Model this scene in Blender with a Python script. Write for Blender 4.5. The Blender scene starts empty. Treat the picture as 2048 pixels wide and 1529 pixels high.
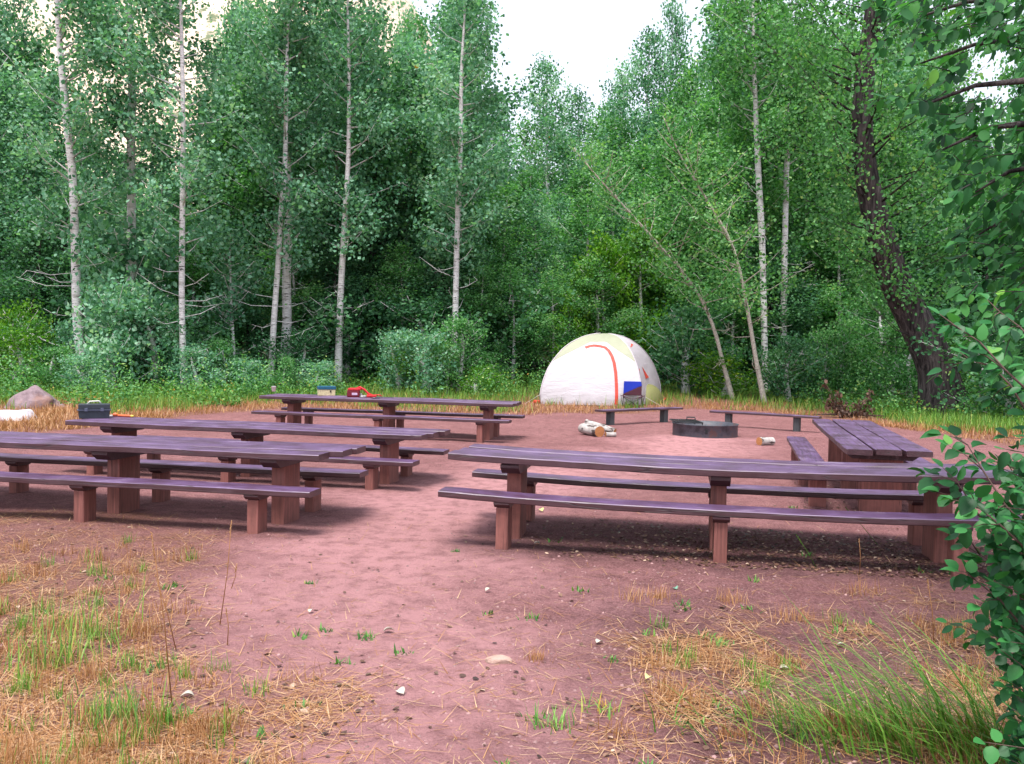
import bpy, bmesh, math, random
import numpy as np
from mathutils import Vector, Matrix, noise
random.seed(7); RNG = np.random.default_rng(11)
PI = math.pi
sc = bpy.context.scene
COL = sc.collection
# ------------------------------------------------------------------ camera
F = 1780.0; H = 1.72; PITCH = 0.0349; ROLL = 0.020
cam_d = bpy.data.cameras.new('camera'); cam = bpy.data.objects.new('camera', cam_d); COL.objects.link(cam)
cam_d.angle_x = 2*math.atan(1024/F); cam_d.clip_end = 5000; cam_d.clip_start = .05
CM = Matrix.Rotation(PI/2-PITCH, 4, 'X') @ Matrix.Rotation(ROLL, 4, 'Z')
cam.matrix_world = Matrix.Translation((0, 0, H)) @ CM
sc.camera = cam
R3 = CM.to_3x3()
def ray(px, py): return R3 @ Vector(((px-1024)/F, -(py-764.5)/F, -1.0))
def terr(x, y):
    t = y-29.0
    s = t if t > 20 else math.log1p(math.exp(t/1.6))*1.6
    g = .07*s
    if y > 70: g += .10*(y-70)
    return g
def PH(px, py, h=0.0):                      # a point on the flat of the clearing, h above the ground
    d = ray(px, py); k = (h-H)/d.z
    return Vector((d.x*k, d.y*k, h))
def PG(px, py):                             # a point on the terrain
    d = ray(px, py); y = 2.0
    while y < 300:
        k = y/d.y
        if H+d.z*k <= terr(d.x*k, y): break
        y += .05
    k = y/d.y
    return Vector((d.x*k, y, terr(d.x*k, y)))
def PY(px, py, Y):                          # a point at distance Y
    d = ray(px, py); k = Y/d.y
    return Vector((d.x*k, Y, H+d.z*k))

# ------------------------------------------------------------------ object helpers
def link(o, parent=None):
    COL.objects.link(o)
    if parent: o.parent = parent
    return o
def tag(o, label, cat, group=None):
    o['label'] = label; o['category'] = cat
    if group: o['group'] = group
    return o
def thing(name, label, cat, loc=(0, 0, 0), rz=0, group=None):
    o = bpy.data.objects.new(name, None); o.empty_display_size = .2; COL.objects.link(o)
    o.location = loc; o.rotation_euler = (0, 0, rz)
    return tag(o, label, cat, group)
def kind(o, k): o['kind'] = k; return o
def mesh_obj(name, V, FS, mat, parent=None, smooth=False, tint=None):
    """V (n,3); FS list of int arrays (m,k)"""
    V = np.asarray(V, dtype=np.float32); me = bpy.data.meshes.new(name)
    me.vertices.add(len(V)); me.vertices.foreach_set('co', V.ravel())
    FS = [np.asarray(f, dtype=np.int32) for f in FS if len(f)]
    loops = np.concatenate([f.ravel() for f in FS]); sizes = np.concatenate([np.full(len(f), f.shape[1], np.int32) for f in FS])
    st = np.concatenate([[0], np.cumsum(sizes)[:-1]]).astype(np.int32)
    me.loops.add(len(loops)); me.loops.foreach_set('vertex_index', loops)
    me.polygons.add(len(sizes)); me.polygons.foreach_set('loop_start', st)
    try: me.polygons.foreach_set('loop_total', sizes)
    except Exception: pass
    if tint is not None:
        a = me.attributes.new('tint', 'FLOAT', 'POINT'); a.data.foreach_set('value', np.asarray(tint, dtype=np.float32))
    me.update(calc_edges=True); me.validate()
    me.polygons.foreach_set('use_smooth', np.full(len(me.polygons), bool(smooth)))
    me.materials.append(mat)
    return link(bpy.data.objects.new(name, me), parent)
def bm_obj(name, bm, mat, parent=None, smooth=False):
    me = bpy.data.meshes.new(name); bmesh.ops.recalc_face_normals(bm, faces=bm.faces)
    bm.to_mesh(me); bm.free()
    if smooth: me.polygons.foreach_set('use_smooth', np.ones(len(me.polygons), bool))
    me.materials.append(mat)
    return link(bpy.data.objects.new(name, me), parent)
def box(bm, c, s, rz=0, bev=0, taper=1.0):
    r = bmesh.ops.create_cube(bm, size=1); vs = r['verts']
    for v in vs:
        k = taper if v.co.z < 0 else 1
        v.co = Vector((v.co.x*s[0]*k, v.co.y*s[1]*k, v.co.z*s[2]))
    if bev:
        es = list({e for v in vs for e in v.link_edges})
        rb = bmesh.ops.bevel(bm, geom=es, offset=bev, segments=2, affect='EDGES', profile=.6)
        vs = list({v for f in rb['faces'] for v in f.verts} | {v for v in vs if v.is_valid})
    m = Matrix.Translation(c) @ Matrix.Rotation(rz, 4, 'Z')
    for v in vs: v.co = m @ v.co
    return vs
def tube(pts, rad, n=6, cap=True):
    """returns V, quads, tris lists for a tube along pts with radii"""
    pts = [Vector(p) for p in pts]; V = []; Q = []; up = Vector((0, 0, 1))
    px = None
    for i, p in enumerate(pts):
        d = (pts[min(i+1, len(pts)-1)]-pts[max(i-1, 0)]).normalized()
        if px is None: px = d.orthogonal().normalized()
        px = (px-d*px.dot(d)).normalized(); q = d.cross(px)
        for j in range(n):
            a = 2*PI*j/n; V.append(tuple(p+(px*math.cos(a)+q*math.sin(a))*rad[i]))
    for i in range(len(pts)-1):
        for j in range(n):
            Q.append((i*n+j, i*n+(j+1) % n, (i+1)*n+(j+1) % n, (i+1)*n+j))
    T = []
    if cap:
        for b, ri in ((0, 1), ((len(pts)-1)*n, -1)):
            for j in range(1, n-1):
                t = (b, b+j+1, b+j) if ri == 1 else (b, b+j, b+j+1); T.append(t)
    return V, Q, T
class MB:
    def __init__(s): s.V = []; s.Q = []; s.T = []; s.t = []
    def add(s, V, Q, T=(), tint=0.5):
        o = len(s.V); s.V += list(V); s.Q += [tuple(i+o for i in q) for q in Q]; s.T += [tuple(i+o for i in q) for q in T]; s.t += [tint]*len(V)
    def tube(s, pts, rad, n=6, tint=.5):
        if not hasattr(rad, '__len__'): rad = [rad]*len(pts)
        s.add(*tube(pts, rad, n), tint=tint); return s
    def obj(s, name, mat, parent=None, smooth=True):
        return mesh_obj(name, s.V, [f for f in (s.Q, s.T) if f], mat, parent, smooth, s.t)
# ------------------------------------------------------------------ materials
def nmat(name):
    m = bpy.data.materials.new(name); m.use_nodes = True; nt = m.node_tree
    b = nt.nodes['Principled BSDF']
    return m, nt, b
def N(nt, t, **k):
    n = nt.nodes.new(t)
    for a, v in k.items(): setattr(n, a, v)
    return n
def ramp(nt, stops, fac):
    r = N(nt, 'ShaderNodeValToRGB'); e = r.color_ramp.elements
    while len(e) > 1: e.remove(e[-1])
    e[0].position = stops[0][0]; e[0].color = (*stops[0][1], 1)
    for p, c in stops[1:]:
        x = e.new(p); x.color = (*c, 1)
    nt.links.new(fac, r.inputs[0]); return r.outputs[0]
def coords(nt, scale=(1, 1, 1), kind_='Object'):
    tc = N(nt, 'ShaderNodeTexCoord'); mp = N(nt, 'ShaderNodeMapping'); mp.inputs['Scale'].default_value = scale
    nt.links.new(tc.outputs[kind_], mp.inputs[0]); return mp.outputs[0]
def noiset(nt, vec, scale, detail=4, rough=.55, dist=0):
    n = N(nt, 'ShaderNodeTexNoise'); n.inputs['Scale'].default_value = scale; n.inputs['Detail'].default_value = detail
    n.inputs['Roughness'].default_value = rough; n.inputs['Distortion'].default_value = dist
    nt.links.new(vec, n.inputs['Vector']); return n.outputs['Fac']
def bump(nt, b, h, strength, dist=.01):
    n = N(nt, 'ShaderNodeBump'); n.inputs['Strength'].default_value = strength; n.inputs['Distance'].default_value = dist
    nt.links.new(h, n.inputs['Height']); nt.links.new(n.outputs[0], b.inputs['Normal'])
def mixc(nt, f, a, b, mode='MIX'):
    n = N(nt, 'ShaderNodeMix', data_type='RGBA', blend_type=mode)
    for i, v in ((0, f), (6, a), (7, b)):
        if hasattr(v, 'links'): nt.links.new(v, n.inputs[i])
        elif isinstance(v, tuple): n.inputs[i].default_value = (*v, 1)
        else: n.inputs[i].default_value = v
    return n.outputs[2]
def mathn(nt, op, a, b=0.0):
    n = N(nt, 'ShaderNodeMath', operation=op)
    for i, v in enumerate((a, b)):
        if hasattr(v, 'links'): nt.links.new(v, n.inputs[i])
        else: n.inputs[i].default_value = v
    return n.outputs[0]
def plain(name, c, rough=.6, spec=.4, metal=0, nscale=40, var=.25, bs=.15, bd=.003):
    m, nt, b = nmat(name); v = coords(nt)
    f = noiset(nt, v, nscale, 5)
    col = ramp(nt, [(.3, tuple(x*(1-var) for x in c)), (.7, tuple(min(1, x*(1+var)) for x in c))], f)
    nt.links.new(col, b.inputs['Base Color']); b.inputs['Roughness'].default_value = rough
    b.inputs['Metallic'].default_value = metal; b.inputs['Specular IOR Level'].default_value = spec
    bump(nt, b, f, bs, bd); return m
def leafmat(name, stops, rough=.45, trans=.42, spec=.4):
    m, nt, b = nmat(name)
    at = N(nt, 'ShaderNodeAttribute'); at.attribute_name = 'tint'
    oi = N(nt, 'ShaderNodeObjectInfo')
    f = mathn(nt, 'ADD', at.outputs['Fac'], mathn(nt, 'MULTIPLY', mathn(nt, 'SUBTRACT', oi.outputs['Random'], .5), .16))
    col = ramp(nt, stops, f)
    nt.links.new(col, b.inputs['Base Color']); b.inputs['Roughness'].default_value = rough
    b.inputs['Specular IOR Level'].default_value = spec
    tr = N(nt, 'ShaderNodeBsdfTranslucent'); c2 = mixc(nt, 1.0, col, (1.0, 1.15, .5), 'MULTIPLY'); nt.links.new(c2, tr.inputs[0])
    mx = N(nt, 'ShaderNodeMixShader'); mx.inputs[0].default_value = trans
    nt.links.new(b.outputs[0], mx.inputs[1]); nt.links.new(tr.outputs[0], mx.inputs[2])
    nt.links.new(mx.outputs[0], nt.nodes['Material Output'].inputs[0]); return m
M = {}
M['leaf_blue'] = leafmat('aspen_leaf', [(0, (.034, .125, .065)), (.42, (.125, .335, .195)), (.8, (.28, .54, .36)), (.97, (.45, .64, .46)), (1, (.50, .30, .05))])
M['leaf_mid'] = leafmat('thicket_leaf', [(0, (.028, .110, .034)), (.45, (.100, .315, .095)), (.85, (.23, .50, .18)), (1, (.42, .58, .18))])
M['leaf_yel'] = leafmat('yellow_green_leaf', [(0, (.045, .15, .015)), (.5, (.10, .29, .02)), (.85, (.21, .42, .03)), (1, (.42, .46, .04))])
M['leaf_dark'] = leafmat('dark_leaf', [(0, (.022, .085, .040)), (.5, (.065, .21, .095)), (1, (.17, .38, .17))])
M['leaf_near'] = leafmat('broad_leaf', [(0, (.008, .055, .016)), (.5, (.026, .160, .042)), (.85, (.075, .30, .075)), (1, (.22, .42, .08))], rough=.46, trans=.3, spec=.35)
M['leaf_over'] = leafmat('overhead_leaf', [(0, (.012, .060, .026)), (.5, (.036, .17, .050)), (.85, (.09, .32, .08)), (1, (.22, .50, .07))], rough=.55, trans=.45, spec=.25)
M['leaf_dead'] = leafmat('withered_leaf', [(0, (.05, .03, .025)), (.5, (.14, .075, .05)), (.9, (.32, .18, .12)), (1, (.55, .40, .3))], trans=.15)
M['straw'] = leafmat('dry_grass', [(0, (.22, .08, .03)), (.5, (.45, .22, .085)), (1, (.66, .45, .27))], rough=.6, trans=.2)
M['grass'] = leafmat('green_grass', [(0, (.07, .16, .03)), (.5, (.13, .30, .04)), (.8, (.24, .42, .06)), (1, (.50, .42, .12))], rough=.5, trans=.3)
M['weed'] = leafmat('weed_leaf', [(0, (.04, .13, .03)), (.5, (.11, .30, .06)), (.85, (.24, .44, .08)), (1, (.55, .32, .08))], rough=.5, trans=.3)

def wood(name, axis, base, light, crack, rough=.42):
    m, nt, b = nmat(name)
    s = (1.2, 26, 26) if axis == 'x' else (26, 26, 1.3)
    v = coords(nt, s); g = noiset(nt, v, 1.6, 6, .6)
    v2 = coords(nt, (.55, 14, 14) if axis == 'x' else (16, 16, .6)); cr = noiset(nt, v2, 1.0, 2, .4, .3)
    v3 = coords(nt); w = noiset(nt, v3, 3.1, 7, .65)
    c = ramp(nt, [(.30, tuple(x*.6 for x in base)), (.55, base), (.78, light)], g)
    c = mixc(nt, ramp(nt, [(.50, (0, 0, 0)), (.66, (.55, .55, .55))], w), c, light)
    line = ramp(nt, [(.492, (0, 0, 0)), (.4995, (1, 1, 1)), (.507, (0, 0, 0))], cr)
    c = mixc(nt, mixc(nt, 1.0, line, ramp(nt, [(.45, (0, 0, 0)), (.6, (1, 1, 1))], noiset(nt, v3, 1.3, 2)), 'MULTIPLY'), c, crack)
    if axis == 'x':      # violet sky reflection painted into upward board faces, mixed with weathering
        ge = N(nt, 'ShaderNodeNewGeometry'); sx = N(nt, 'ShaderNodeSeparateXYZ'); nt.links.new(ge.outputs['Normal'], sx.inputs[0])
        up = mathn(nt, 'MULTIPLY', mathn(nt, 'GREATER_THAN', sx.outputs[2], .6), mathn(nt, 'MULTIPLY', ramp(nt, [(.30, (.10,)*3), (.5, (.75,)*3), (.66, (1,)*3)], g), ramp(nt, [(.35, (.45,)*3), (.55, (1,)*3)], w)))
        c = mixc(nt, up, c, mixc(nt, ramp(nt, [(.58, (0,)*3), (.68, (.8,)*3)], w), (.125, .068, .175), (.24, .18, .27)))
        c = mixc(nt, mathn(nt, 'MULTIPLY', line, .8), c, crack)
    nt.links.new(c, b.inputs['Base Color'])
    nt.links.new(ramp(nt, [(.3, (rough-.1,)*3), (.7, (rough+.22,)*3)], w), b.inputs['Roughness'])
    b.inputs['Specular IOR Level'].default_value = .65
    h = mathn(nt, 'SUBTRACT', mathn(nt, 'MULTIPLY', g, .5), mathn(nt, 'MULTIPLY', line, .7))
    bump(nt, b, h, .55, .006); return m
M['plank'] = wood('brown_paint_sky_sheen', 'x', (.066, .026, .034), (.10, .048, .060), (.018, .010, .012))
M['post'] = wood('red_brown_post_wood', 'z', (.235, .082, .066), (.36, .14, .115), (.04, .018, .016), .7)
M['dark_post'] = wood('dark_weathered_post', 'z', (.045, .05, .055), (.09, .09, .095), (.01, .01, .01), .65)

def bark(name, aspen=True):
    m, nt, b = nmat(name)
    v = coords(nt, (1, 1, 1))
    if aspen:
        big = noiset(nt, coords(nt, (2.2, 2.2, 5.0)), 1.0, 3, .6)
        mk = noiset(nt, coords(nt, (3.0, 3.0, 16)), 1.0, 3, .6)
        fine = noiset(nt, coords(nt, (6, 6, 60)), 1.0, 4)
        c = ramp(nt, [(.3, (.46, .44, .44)), (.65, (.80, .78, .78))], fine)
        c = mixc(nt, ramp(nt, [(.60, (0, 0, 0)), (.66, (1, 1, 1))], mk), c, (.035, .032, .03))
        c = mixc(nt, ramp(nt, [(.52, (0, 0, 0)), (.75, (.7, .7, .7))], big), c, (.20, .19, .15))
        bump(nt, b, mk, .5, .02)
    else:
        ridge = noiset(nt, coords(nt, (9, 9, 1.6)), 1.0, 6, .65, .6)
        c = ramp(nt, [(.38, (.018, .015, .016)), (.55, (.072, .060, .060)), (.75, (.17, .145, .14))], ridge)
        bump(nt, b, ridge, 1.0, .08)
    nt.links.new(c, b.inputs['Base Color']); b.inputs['Roughness'].default_value = .85; b.inputs['Specular IOR Level'].default_value = .15
    return m
M['aspen'] = bark('aspen_bark'); M['cotton'] = bark('rough_bark', False)
M['sapling'] = plain('sapling_bark', (.46, .42, .36), .8, .2, 0, 18, .35)
M['twig'] = plain('twig_bark', (.11, .07, .06), .8, .2)
M['pale_twig'] = plain('pale_dead_wood', (.30, .25, .24), .85, .2)

def ground_mat():
    m, nt, b = nmat('pink_brown_dirt')
    v = coords(nt)
    n1 = noiset(nt, v, .75, 9, .68); n2 = noiset(nt, v, 6, 8, .7); n3 = noiset(nt, v, 55, 6, .7); n4 = noiset(nt, v, 260, 3, .6)
    c = ramp(nt, [(.32, (.14, .052, .055)), (.46, (.29, .122, .126)), (.60, (.46, .215, .218))], n1)
    c = mixc(nt, ramp(nt, [(.36, (1, 1, 1)), (.56, (0, 0, 0))], n2), c, (.095, .038, .042))
    c = mixc(nt, .65, c, ramp(nt, [(.25, (.055, .019, .018)), (.5, (.29, .128, .127)), (.75, (.62, .36, .34))], n3))
    c = mixc(nt, ramp(nt, [(.60, (0, 0, 0)), (.68, (.8, .8, .8))], n4), c, (.50, .34, .32))
    n5 = noiset(nt, v, 120, 4, .7)
    c = mixc(nt, ramp(nt, [(.34, (.8, .8, .8)), (.44, (0, 0, 0))], n5), c, (.10, .038, .039))
    aw = N(nt, 'ShaderNodeAttribute'); aw.attribute_name = 'worn'     # trodden pale dust
    c = mixc(nt, mathn(nt, 'MULTIPLY', aw.outputs['Fac'], ramp(nt, [(.35, (.3,)*3), (.55, (.9,)*3)], n2)), c, (.56, .285, .29))
    ah = N(nt, 'ShaderNodeAttribute'); ah.attribute_name = 'humus_shade'    # darker leaf-mould soil, plus shade painted in under the right table
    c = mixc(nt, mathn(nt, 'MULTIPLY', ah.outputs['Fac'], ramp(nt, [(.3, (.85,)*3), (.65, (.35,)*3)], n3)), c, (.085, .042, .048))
    at = N(nt, 'ShaderNodeAttribute'); at.attribute_name = 'tint'     # litter cover: 0 bare dirt, 1 thatch of dead grass
    f = mathn(nt, 'MULTIPLY', at.outputs['Fac'], ramp(nt, [(.35, (.25, .25, .25)), (.6, (1, 1, 1))], n2))
    c = mixc(nt, f, c, ramp(nt, [(.3, (.09, .038, .026)), (.5, (.23, .105, .065)), (.7, (.42, .24, .14))], n3))
    at2 = N(nt, 'ShaderNodeAttribute'); at2.attribute_name = 'forest'
    c = mixc(nt, at2.outputs['Fac'], c, ramp(nt, [(.3, (.03, .04, .015)), (.7, (.09, .10, .035))], n2))
    nt.links.new(c, b.inputs['Base Color']); b.inputs['Roughness'].default_value = .93; b.inputs['Specular IOR Level'].default_value = .15
    h = mathn(nt, 'ADD', mathn(nt, 'MULTIPLY', n2, 1.0), mathn(nt, 'ADD', mathn(nt, 'MULTIPLY', n3, .7), mathn(nt, 'MULTIPLY', n5, .3)))
    bump(nt, b, h, 1.0, .05); return m
M['ground'] = ground_mat()

# ------------------------------------------------------------------ ground
def sm(a, b, x): t = min(1, max(0, (x-a)/(b-a))); return t*t*(3-2*t)
EDGE = [(-40, 13), (-12, 14.3), (-8.9, 15.6), (-7.8, 21), (-6.5, 24), (-2, 23.6), (.5, 23.8), (3, 25.2), (6, 27.4), (8.2, 25.5), (9.4, 22.5), (10.5, 17), (13, 15), (40, 14)]
def edge_y(x):
    for (a, ya), (b, yb) in zip(EDGE, EDGE[1:]):
        if a <= x <= b: return ya+(yb-ya)*(x-a)/(b-a)
    return 13
GEDGE = [(-40, 24), (-10, 24), (-6, 26), (0, 26.5), (6, 29.5), (9, 27), (11, 20.5), (14, 17), (40, 16)]
def gedge(x):
    for (a, ya), (b, yb) in zip(GEDGE, GEDGE[1:]):
        if a <= x <= b: return ya+(yb-ya)*(x-a)/(b-a)
    return 20
def nz(x, y, s, z=0.0): return noise.noise(Vector((x*s, y*s, z)))
def cover(x, y):
    """dead grass cover"""
    e = edge_y(x)+1.8*nz(x, y, .45, 3)+.9*nz(x, y, 1.6, 3)
    c = sm(e-.5, e+1.2, y)
    # near left corner and near right, as in the clearing
    if y < 9:
        q = 1.5*nz(x, y, .9, 9)
        l = sm(-.6, 1.0, (-x-1.15)*1.0+(4.9-y)*.55+q*.55) if x < .2 else 0
        r = sm(-.5, 1.0, (5.7-y)*.9+(x-.9)*.35+q*.7) if x > .15 else 0
        pt = sm(-.22, .30, nz(x, y, 1.25, 33)+.55*nz(x, y, 3.1, 35))
        c = max(c, .85*l*(.5+.5*pt), .85*r*sm(.1, .9, x)*(.10+.90*pt))
    return c
def zg(x, y):
    d = math.hypot(x, y)
    a = .026 if y < 26 else .05
    return terr(x, y)+a*nz(x, y, .8)+(.013*nz(x, y, 3.3, 5)+.007*nz(x, y, 9, 7) if d < 22 else 0)
def glines(a, b, n, pw): 
    t = np.linspace(-1, 1, n); s = np.sign(t)*np.abs(t)**pw
    return s
gx = np.concatenate([[-900, -500, -280, -160, -100], np.sign(t := np.linspace(-1, 1, 321))*np.abs(t)**2.0*70, [100, 160, 280, 500, 900]])
gy = np.concatenate([[-400, -150, -60, -25, -10, -4], 1.5+(np.linspace(0, 1, 330)**2.1)*98, [115, 140, 180, 260, 420, 900]])
GV = []; gt = []; gf = []
for y in gy:
    for x in gx:
        x = float(x); y = float(y)
        yy = min(y, 140)
        GV.append((x, y, zg(x, yy))); gt.append(cover(x, y) if y < 60 else 1)
        gf.append(sm(gedge(x)+1, gedge(x)+6, y))
nx, ny = len(gx), len(gy)
ii = np.arange(nx*ny).reshape(ny, nx)
GQ = np.stack([ii[:-1, :-1], ii[:-1, 1:], ii[1:, 1:], ii[1:, :-1]], -1).reshape(-1, 4)
gr = mesh_obj('ground', GV, [GQ], M['ground'], None, True, gt); kind(gr, 'structure')
PATH = [(-.3, 1), (-.5, 4.2), (-1.0, 6.5), (-.9, 9), (-.2, 11.5), (1.2, 13.5), (3.2, 15.5), (3.6, 18)]
def pathm(x, y):
    if y > 20 or abs(x) > 12: return 0
    d = 9
    for (ax, ay), (bx, by) in zip(PATH, PATH[1:]):
        t = max(0, min(1, ((x-ax)*(bx-ax)+(y-ay)*(by-ay))/((bx-ax)**2+(by-ay)**2))); d = min(d, math.hypot(x-ax-t*(bx-ax), y-ay-t*(by-ay)))
    return sm(1.9, .1, d+.9*nz(x, y, .9, 70)+.4*nz(x, y, 2.7, 71)) if d < 3 else 0
ap = gr.data.attributes.new('worn', 'FLOAT', 'POINT'); ap.data.foreach_set('value', np.array([pathm(v[0], v[1]) for v in GV], np.float32))
def humus_shade(x, y):
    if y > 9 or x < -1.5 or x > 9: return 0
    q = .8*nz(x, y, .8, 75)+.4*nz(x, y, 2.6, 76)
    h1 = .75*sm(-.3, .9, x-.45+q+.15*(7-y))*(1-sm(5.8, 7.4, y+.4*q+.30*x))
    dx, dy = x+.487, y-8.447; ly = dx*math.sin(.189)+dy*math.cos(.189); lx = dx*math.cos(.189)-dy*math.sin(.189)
    h2 = .95*(1-sm(.55, 1.15, abs(ly+.1)+.3*q))*sm(-.2, .8, lx+.4*q)  # table-shaped strip: leaf mould with the table's shade painted in
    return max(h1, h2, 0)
ah = gr.data.attributes.new('humus_shade', 'FLOAT', 'POINT'); ah.data.foreach_set('value', np.array([humus_shade(v[0], v[1]) for v in GV], np.float32))
a = gr.data.attributes.new('forest', 'FLOAT', 'POINT'); a.data.foreach_set('value', np.array(gf, np.float32))

# ------------------------------------------------------------------ far hillside
def hill_mat():
    m, nt, b = nmat('dry_hillside'); v = coords(nt)
    n = noiset(nt, v, .03, 8, .65); n2 = noiset(nt, v, .12, 6, .6)
    c = ramp(nt, [(.35, (.55, .40, .30)), (.6, (.80, .66, .52))], n)
    c = mixc(nt, ramp(nt, [(.55, (0, 0, 0)), (.62, (1, 1, 1))], n2), c, (.14, .17, .09))
    nt.links.new(c, b.inputs['Base Color']); b.inputs['Roughness'].default_value = .95; bump(nt, b, n, 1, 4); return m
HV = []; hx = np.linspace(-420, 60, 90); hy = np.linspace(240, 520, 50)
for y in hy:
    for x in hx:
        ridge = 182*sm(45, -80, x)*(1-.10*sm(-100, -200, x))
        z = ridge*sm(240, 430, y)+14*nz(x, y, .012, 2)*sm(240, 330, y)+5*nz(x, y, .05, 4)
        HV.append((float(x), float(y), float(z)+5))
ii = np.arange(90*50).reshape(50, 90)
hl = mesh_obj('hills', HV, [np.stack([ii[:-1, :-1], ii[:-1, 1:], ii[1:, 1:], ii[1:, :-1]], -1).reshape(-1, 4)], hill_mat(), None, True); kind(hl, 'structure')

# ------------------------------------------------------------------ picnic tables and benches
def plank_mesh(L, W, T, seed, sag=0.0, x0=0.0, zc=0.0, yc=0.0, Ltot=None):
    rg = random.Random(seed); n = max(6, int(L/.16)); b = .007; Ltot = Ltot or L
    prof = [(-W/2, T-b), (-W/2+b, T), (-W/6, T+.001), (W/6, T+.001), (W/2-b, T), (W/2, T-b), (W/2, b), (W/2-b, 0), (-W/2+b, 0), (-W/2, b)]
    V = []; Q = []; k = len(prof); w1 = rg.uniform(0, 6)
    bow = rg.uniform(-.006, .006)
    for i in range(n+1):
        x = L*i/n; e = .004 if i in (0, n) else 0; t = (x0+x)/Ltot
        dz = -sag*4*t*(1-t)+.0025*math.sin(w1+x*2.3)+rg.uniform(-.0012, .0012); dy = bow*math.sin(PI*x/L)+rg.uniform(-.0012, .0012)
        for j, (py, pz) in enumerate(prof):
            sc_ = 1-e*6/W
            jit = .0015*noise.noise(Vector((x*5, j*3.1, seed)))
            V.append((x0+x, yc+py*sc_+dy+jit, zc+(pz-T/2)*(1-e*8)+T/2+dz+jit))
    for i in range(n):
        for j in range(k): Q.append((i*k+j, (i+1)*k+j, (i+1)*k+(j+1) % k, i*k+(j+1) % k))
    T3 = []
    for j in range(1, k-1): T3.append((0, j, j+1)); T3.append((n*k, n*k+j+1, n*k+j))
    return V, Q, T3
def post_bm(x, y, wx, wy, z0, z1, seed):
    bm = bmesh.new(); rg = random.Random(seed)
    box(bm, (x, y, (z0+z1)/2), (wx, wy, z1-z0), rg.uniform(-.03, .03), .012)
    return bm
def cleat_bm(x, y, wx, wy, z1, hh):
    """cross piece under the boards with ends cut on the slant"""
    bm = bmesh.new(); a = wy/2; b_ = wy/2-hh*.9
    for sx in (-1, 1):
        pass
    vs = []
    for sx in (-wx/2, wx/2):
        vs.append([bm.verts.new((x+sx, y+q, z)) for q, z in ((-a, z1), (-a, z1-hh*.35), (-b_, z1-hh), (b_, z1-hh), (a, z1-hh*.35), (a, z1))])
    bm.faces.new(vs[0]); bm.faces.new(vs[1][::-1])
    for i in range(6): bm.faces.new((vs[0][i], vs[1][i], vs[1][(i+1) % 6], vs[0][(i+1) % 6]))
    return bm
OV = .565; WT = .88
def bench(name, label, loc, th, L, zt, W=.29, T=.055, ov=OV, nleg=3, seed=1, sag=0, postmat='post', group=None, wp=.19, cat='bench', leg_w=.11):
    t = thing(name, label, cat, loc, th, group)
    V, Q, T3 = plank_mesh(L, W, T, seed, sag, zc=zt-T)
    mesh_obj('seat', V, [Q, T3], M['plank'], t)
    for i in range(nleg):
        x = ov+i*(L-2*ov)/(nleg-1); f = x/L; dz = -sag*4*f*(1-f)
        p = bm_obj('support_post', post_bm(x, 0, leg_w, wp, -.25, zt-T-.052+dz, seed+i), M[postmat], t)
        bm_obj('cleat', cleat_bm(x, 0, leg_w*1.25, W*.93, zt-T+dz-.001, .05), M['plank' if postmat == 'post' else 'dark_post'], p)
    return t
def table(label, loc, th, L, zt, ends, seed, sag=0, wp=.37, W=WT, T=.062):
    t = thing('picnic_table', label, 'picnic table', loc, th, 'long picnic tables in the clearing')
    w = (W-.034)/3
    for i in range(3):
        a, b = ends[i]
        V, Q, T3 = plank_mesh(L+b-a, w, T, seed+i*7, sag, x0=a, zc=zt-T+random.Random(seed+i).uniform(-.004, .004), yc=(i-1)*(w+.017), Ltot=L)
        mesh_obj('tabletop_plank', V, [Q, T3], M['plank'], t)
    for i in range(3):
        x = OV+i*(L-2*OV)/2; f = x/L; dz = -sag*4*f*(1-f)
        p = bm_obj('support_post', post_bm(x, 0, .135, wp, -.25, zt-T-.092+dz, seed+i), M['post'], t)
        bm_obj('cleat', cleat_bm(x, 0, .17, W*.9, zt-T+dz-.006, .088), M['plank'], p)
    return t
NB, FB = .7504-.145, .5257+.145     # bench centre lines
TAB = {  # x, y, theta, L, dz, sag, name phrase, ends
 'A': (-.487, 8.447, -.189, 4.824, .036, .045, [(0, 0), (.02, .02), (.05, 0)]),
 'B': (-6.243, 9.485, -.184, 4.669, -.028, .0, [(0, -.05), (0, .07), (0, .10)]),
 'C': (-5.881, 12.356, -.216, 4.992, -.083, .0, [(-.03, 0), (0, .06), (.02, .12)]),
 'D': (-4.976, 18.237, -.212, 5.201, -.023, .0, [(0, 0), (0, .02), (0, 0)]),
 'G': (4.042, 9.461, 1.322, 4.686, -.008, .0, [(0, 0), (.03, 0), (-.02, .0)]),
}
LAB = {
 'A': ('long purple-brown picnic table across the right foreground, its right end behind a leafy shrub',
       'bench on the camera side of the large right foreground picnic table', 'bench on the far side of the large right foreground picnic table'),
 'B': ('purple-brown picnic table in the left foreground, cut by the left edge of the photo',
       'nearest bench of all on the left, in front of the left foreground picnic table', 'bench behind the left foreground picnic table, mostly in its shade'),
 'C': ('picnic table with the dark toolbox on its left end and ragged right board ends',
       'bench in front of the picnic table that carries the dark toolbox', 'bench behind the picnic table that carries the dark toolbox'),
 'D': ('farthest picnic table, with white cup, cream tackle box and red bag on it',
       'bench in front of the picnic table that carries the red bag and white cup', 'bench behind the picnic table that carries the red bag and white cup'),
 'G': ('picnic table seen end on at the right, showing three cracked boards and dark gaps',
       'bench on the right of the end-on picnic table, half hidden by its top', 'bench on the left of the end-on picnic table, toward the fire ring'),
}
def loc2(k, lx, ly):
    x, y, th = TAB[k][:3]; return Vector((x+lx*math.cos(th)-ly*math.sin(th), y+lx*math.sin(th)+ly*math.cos(th), 0))
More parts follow.
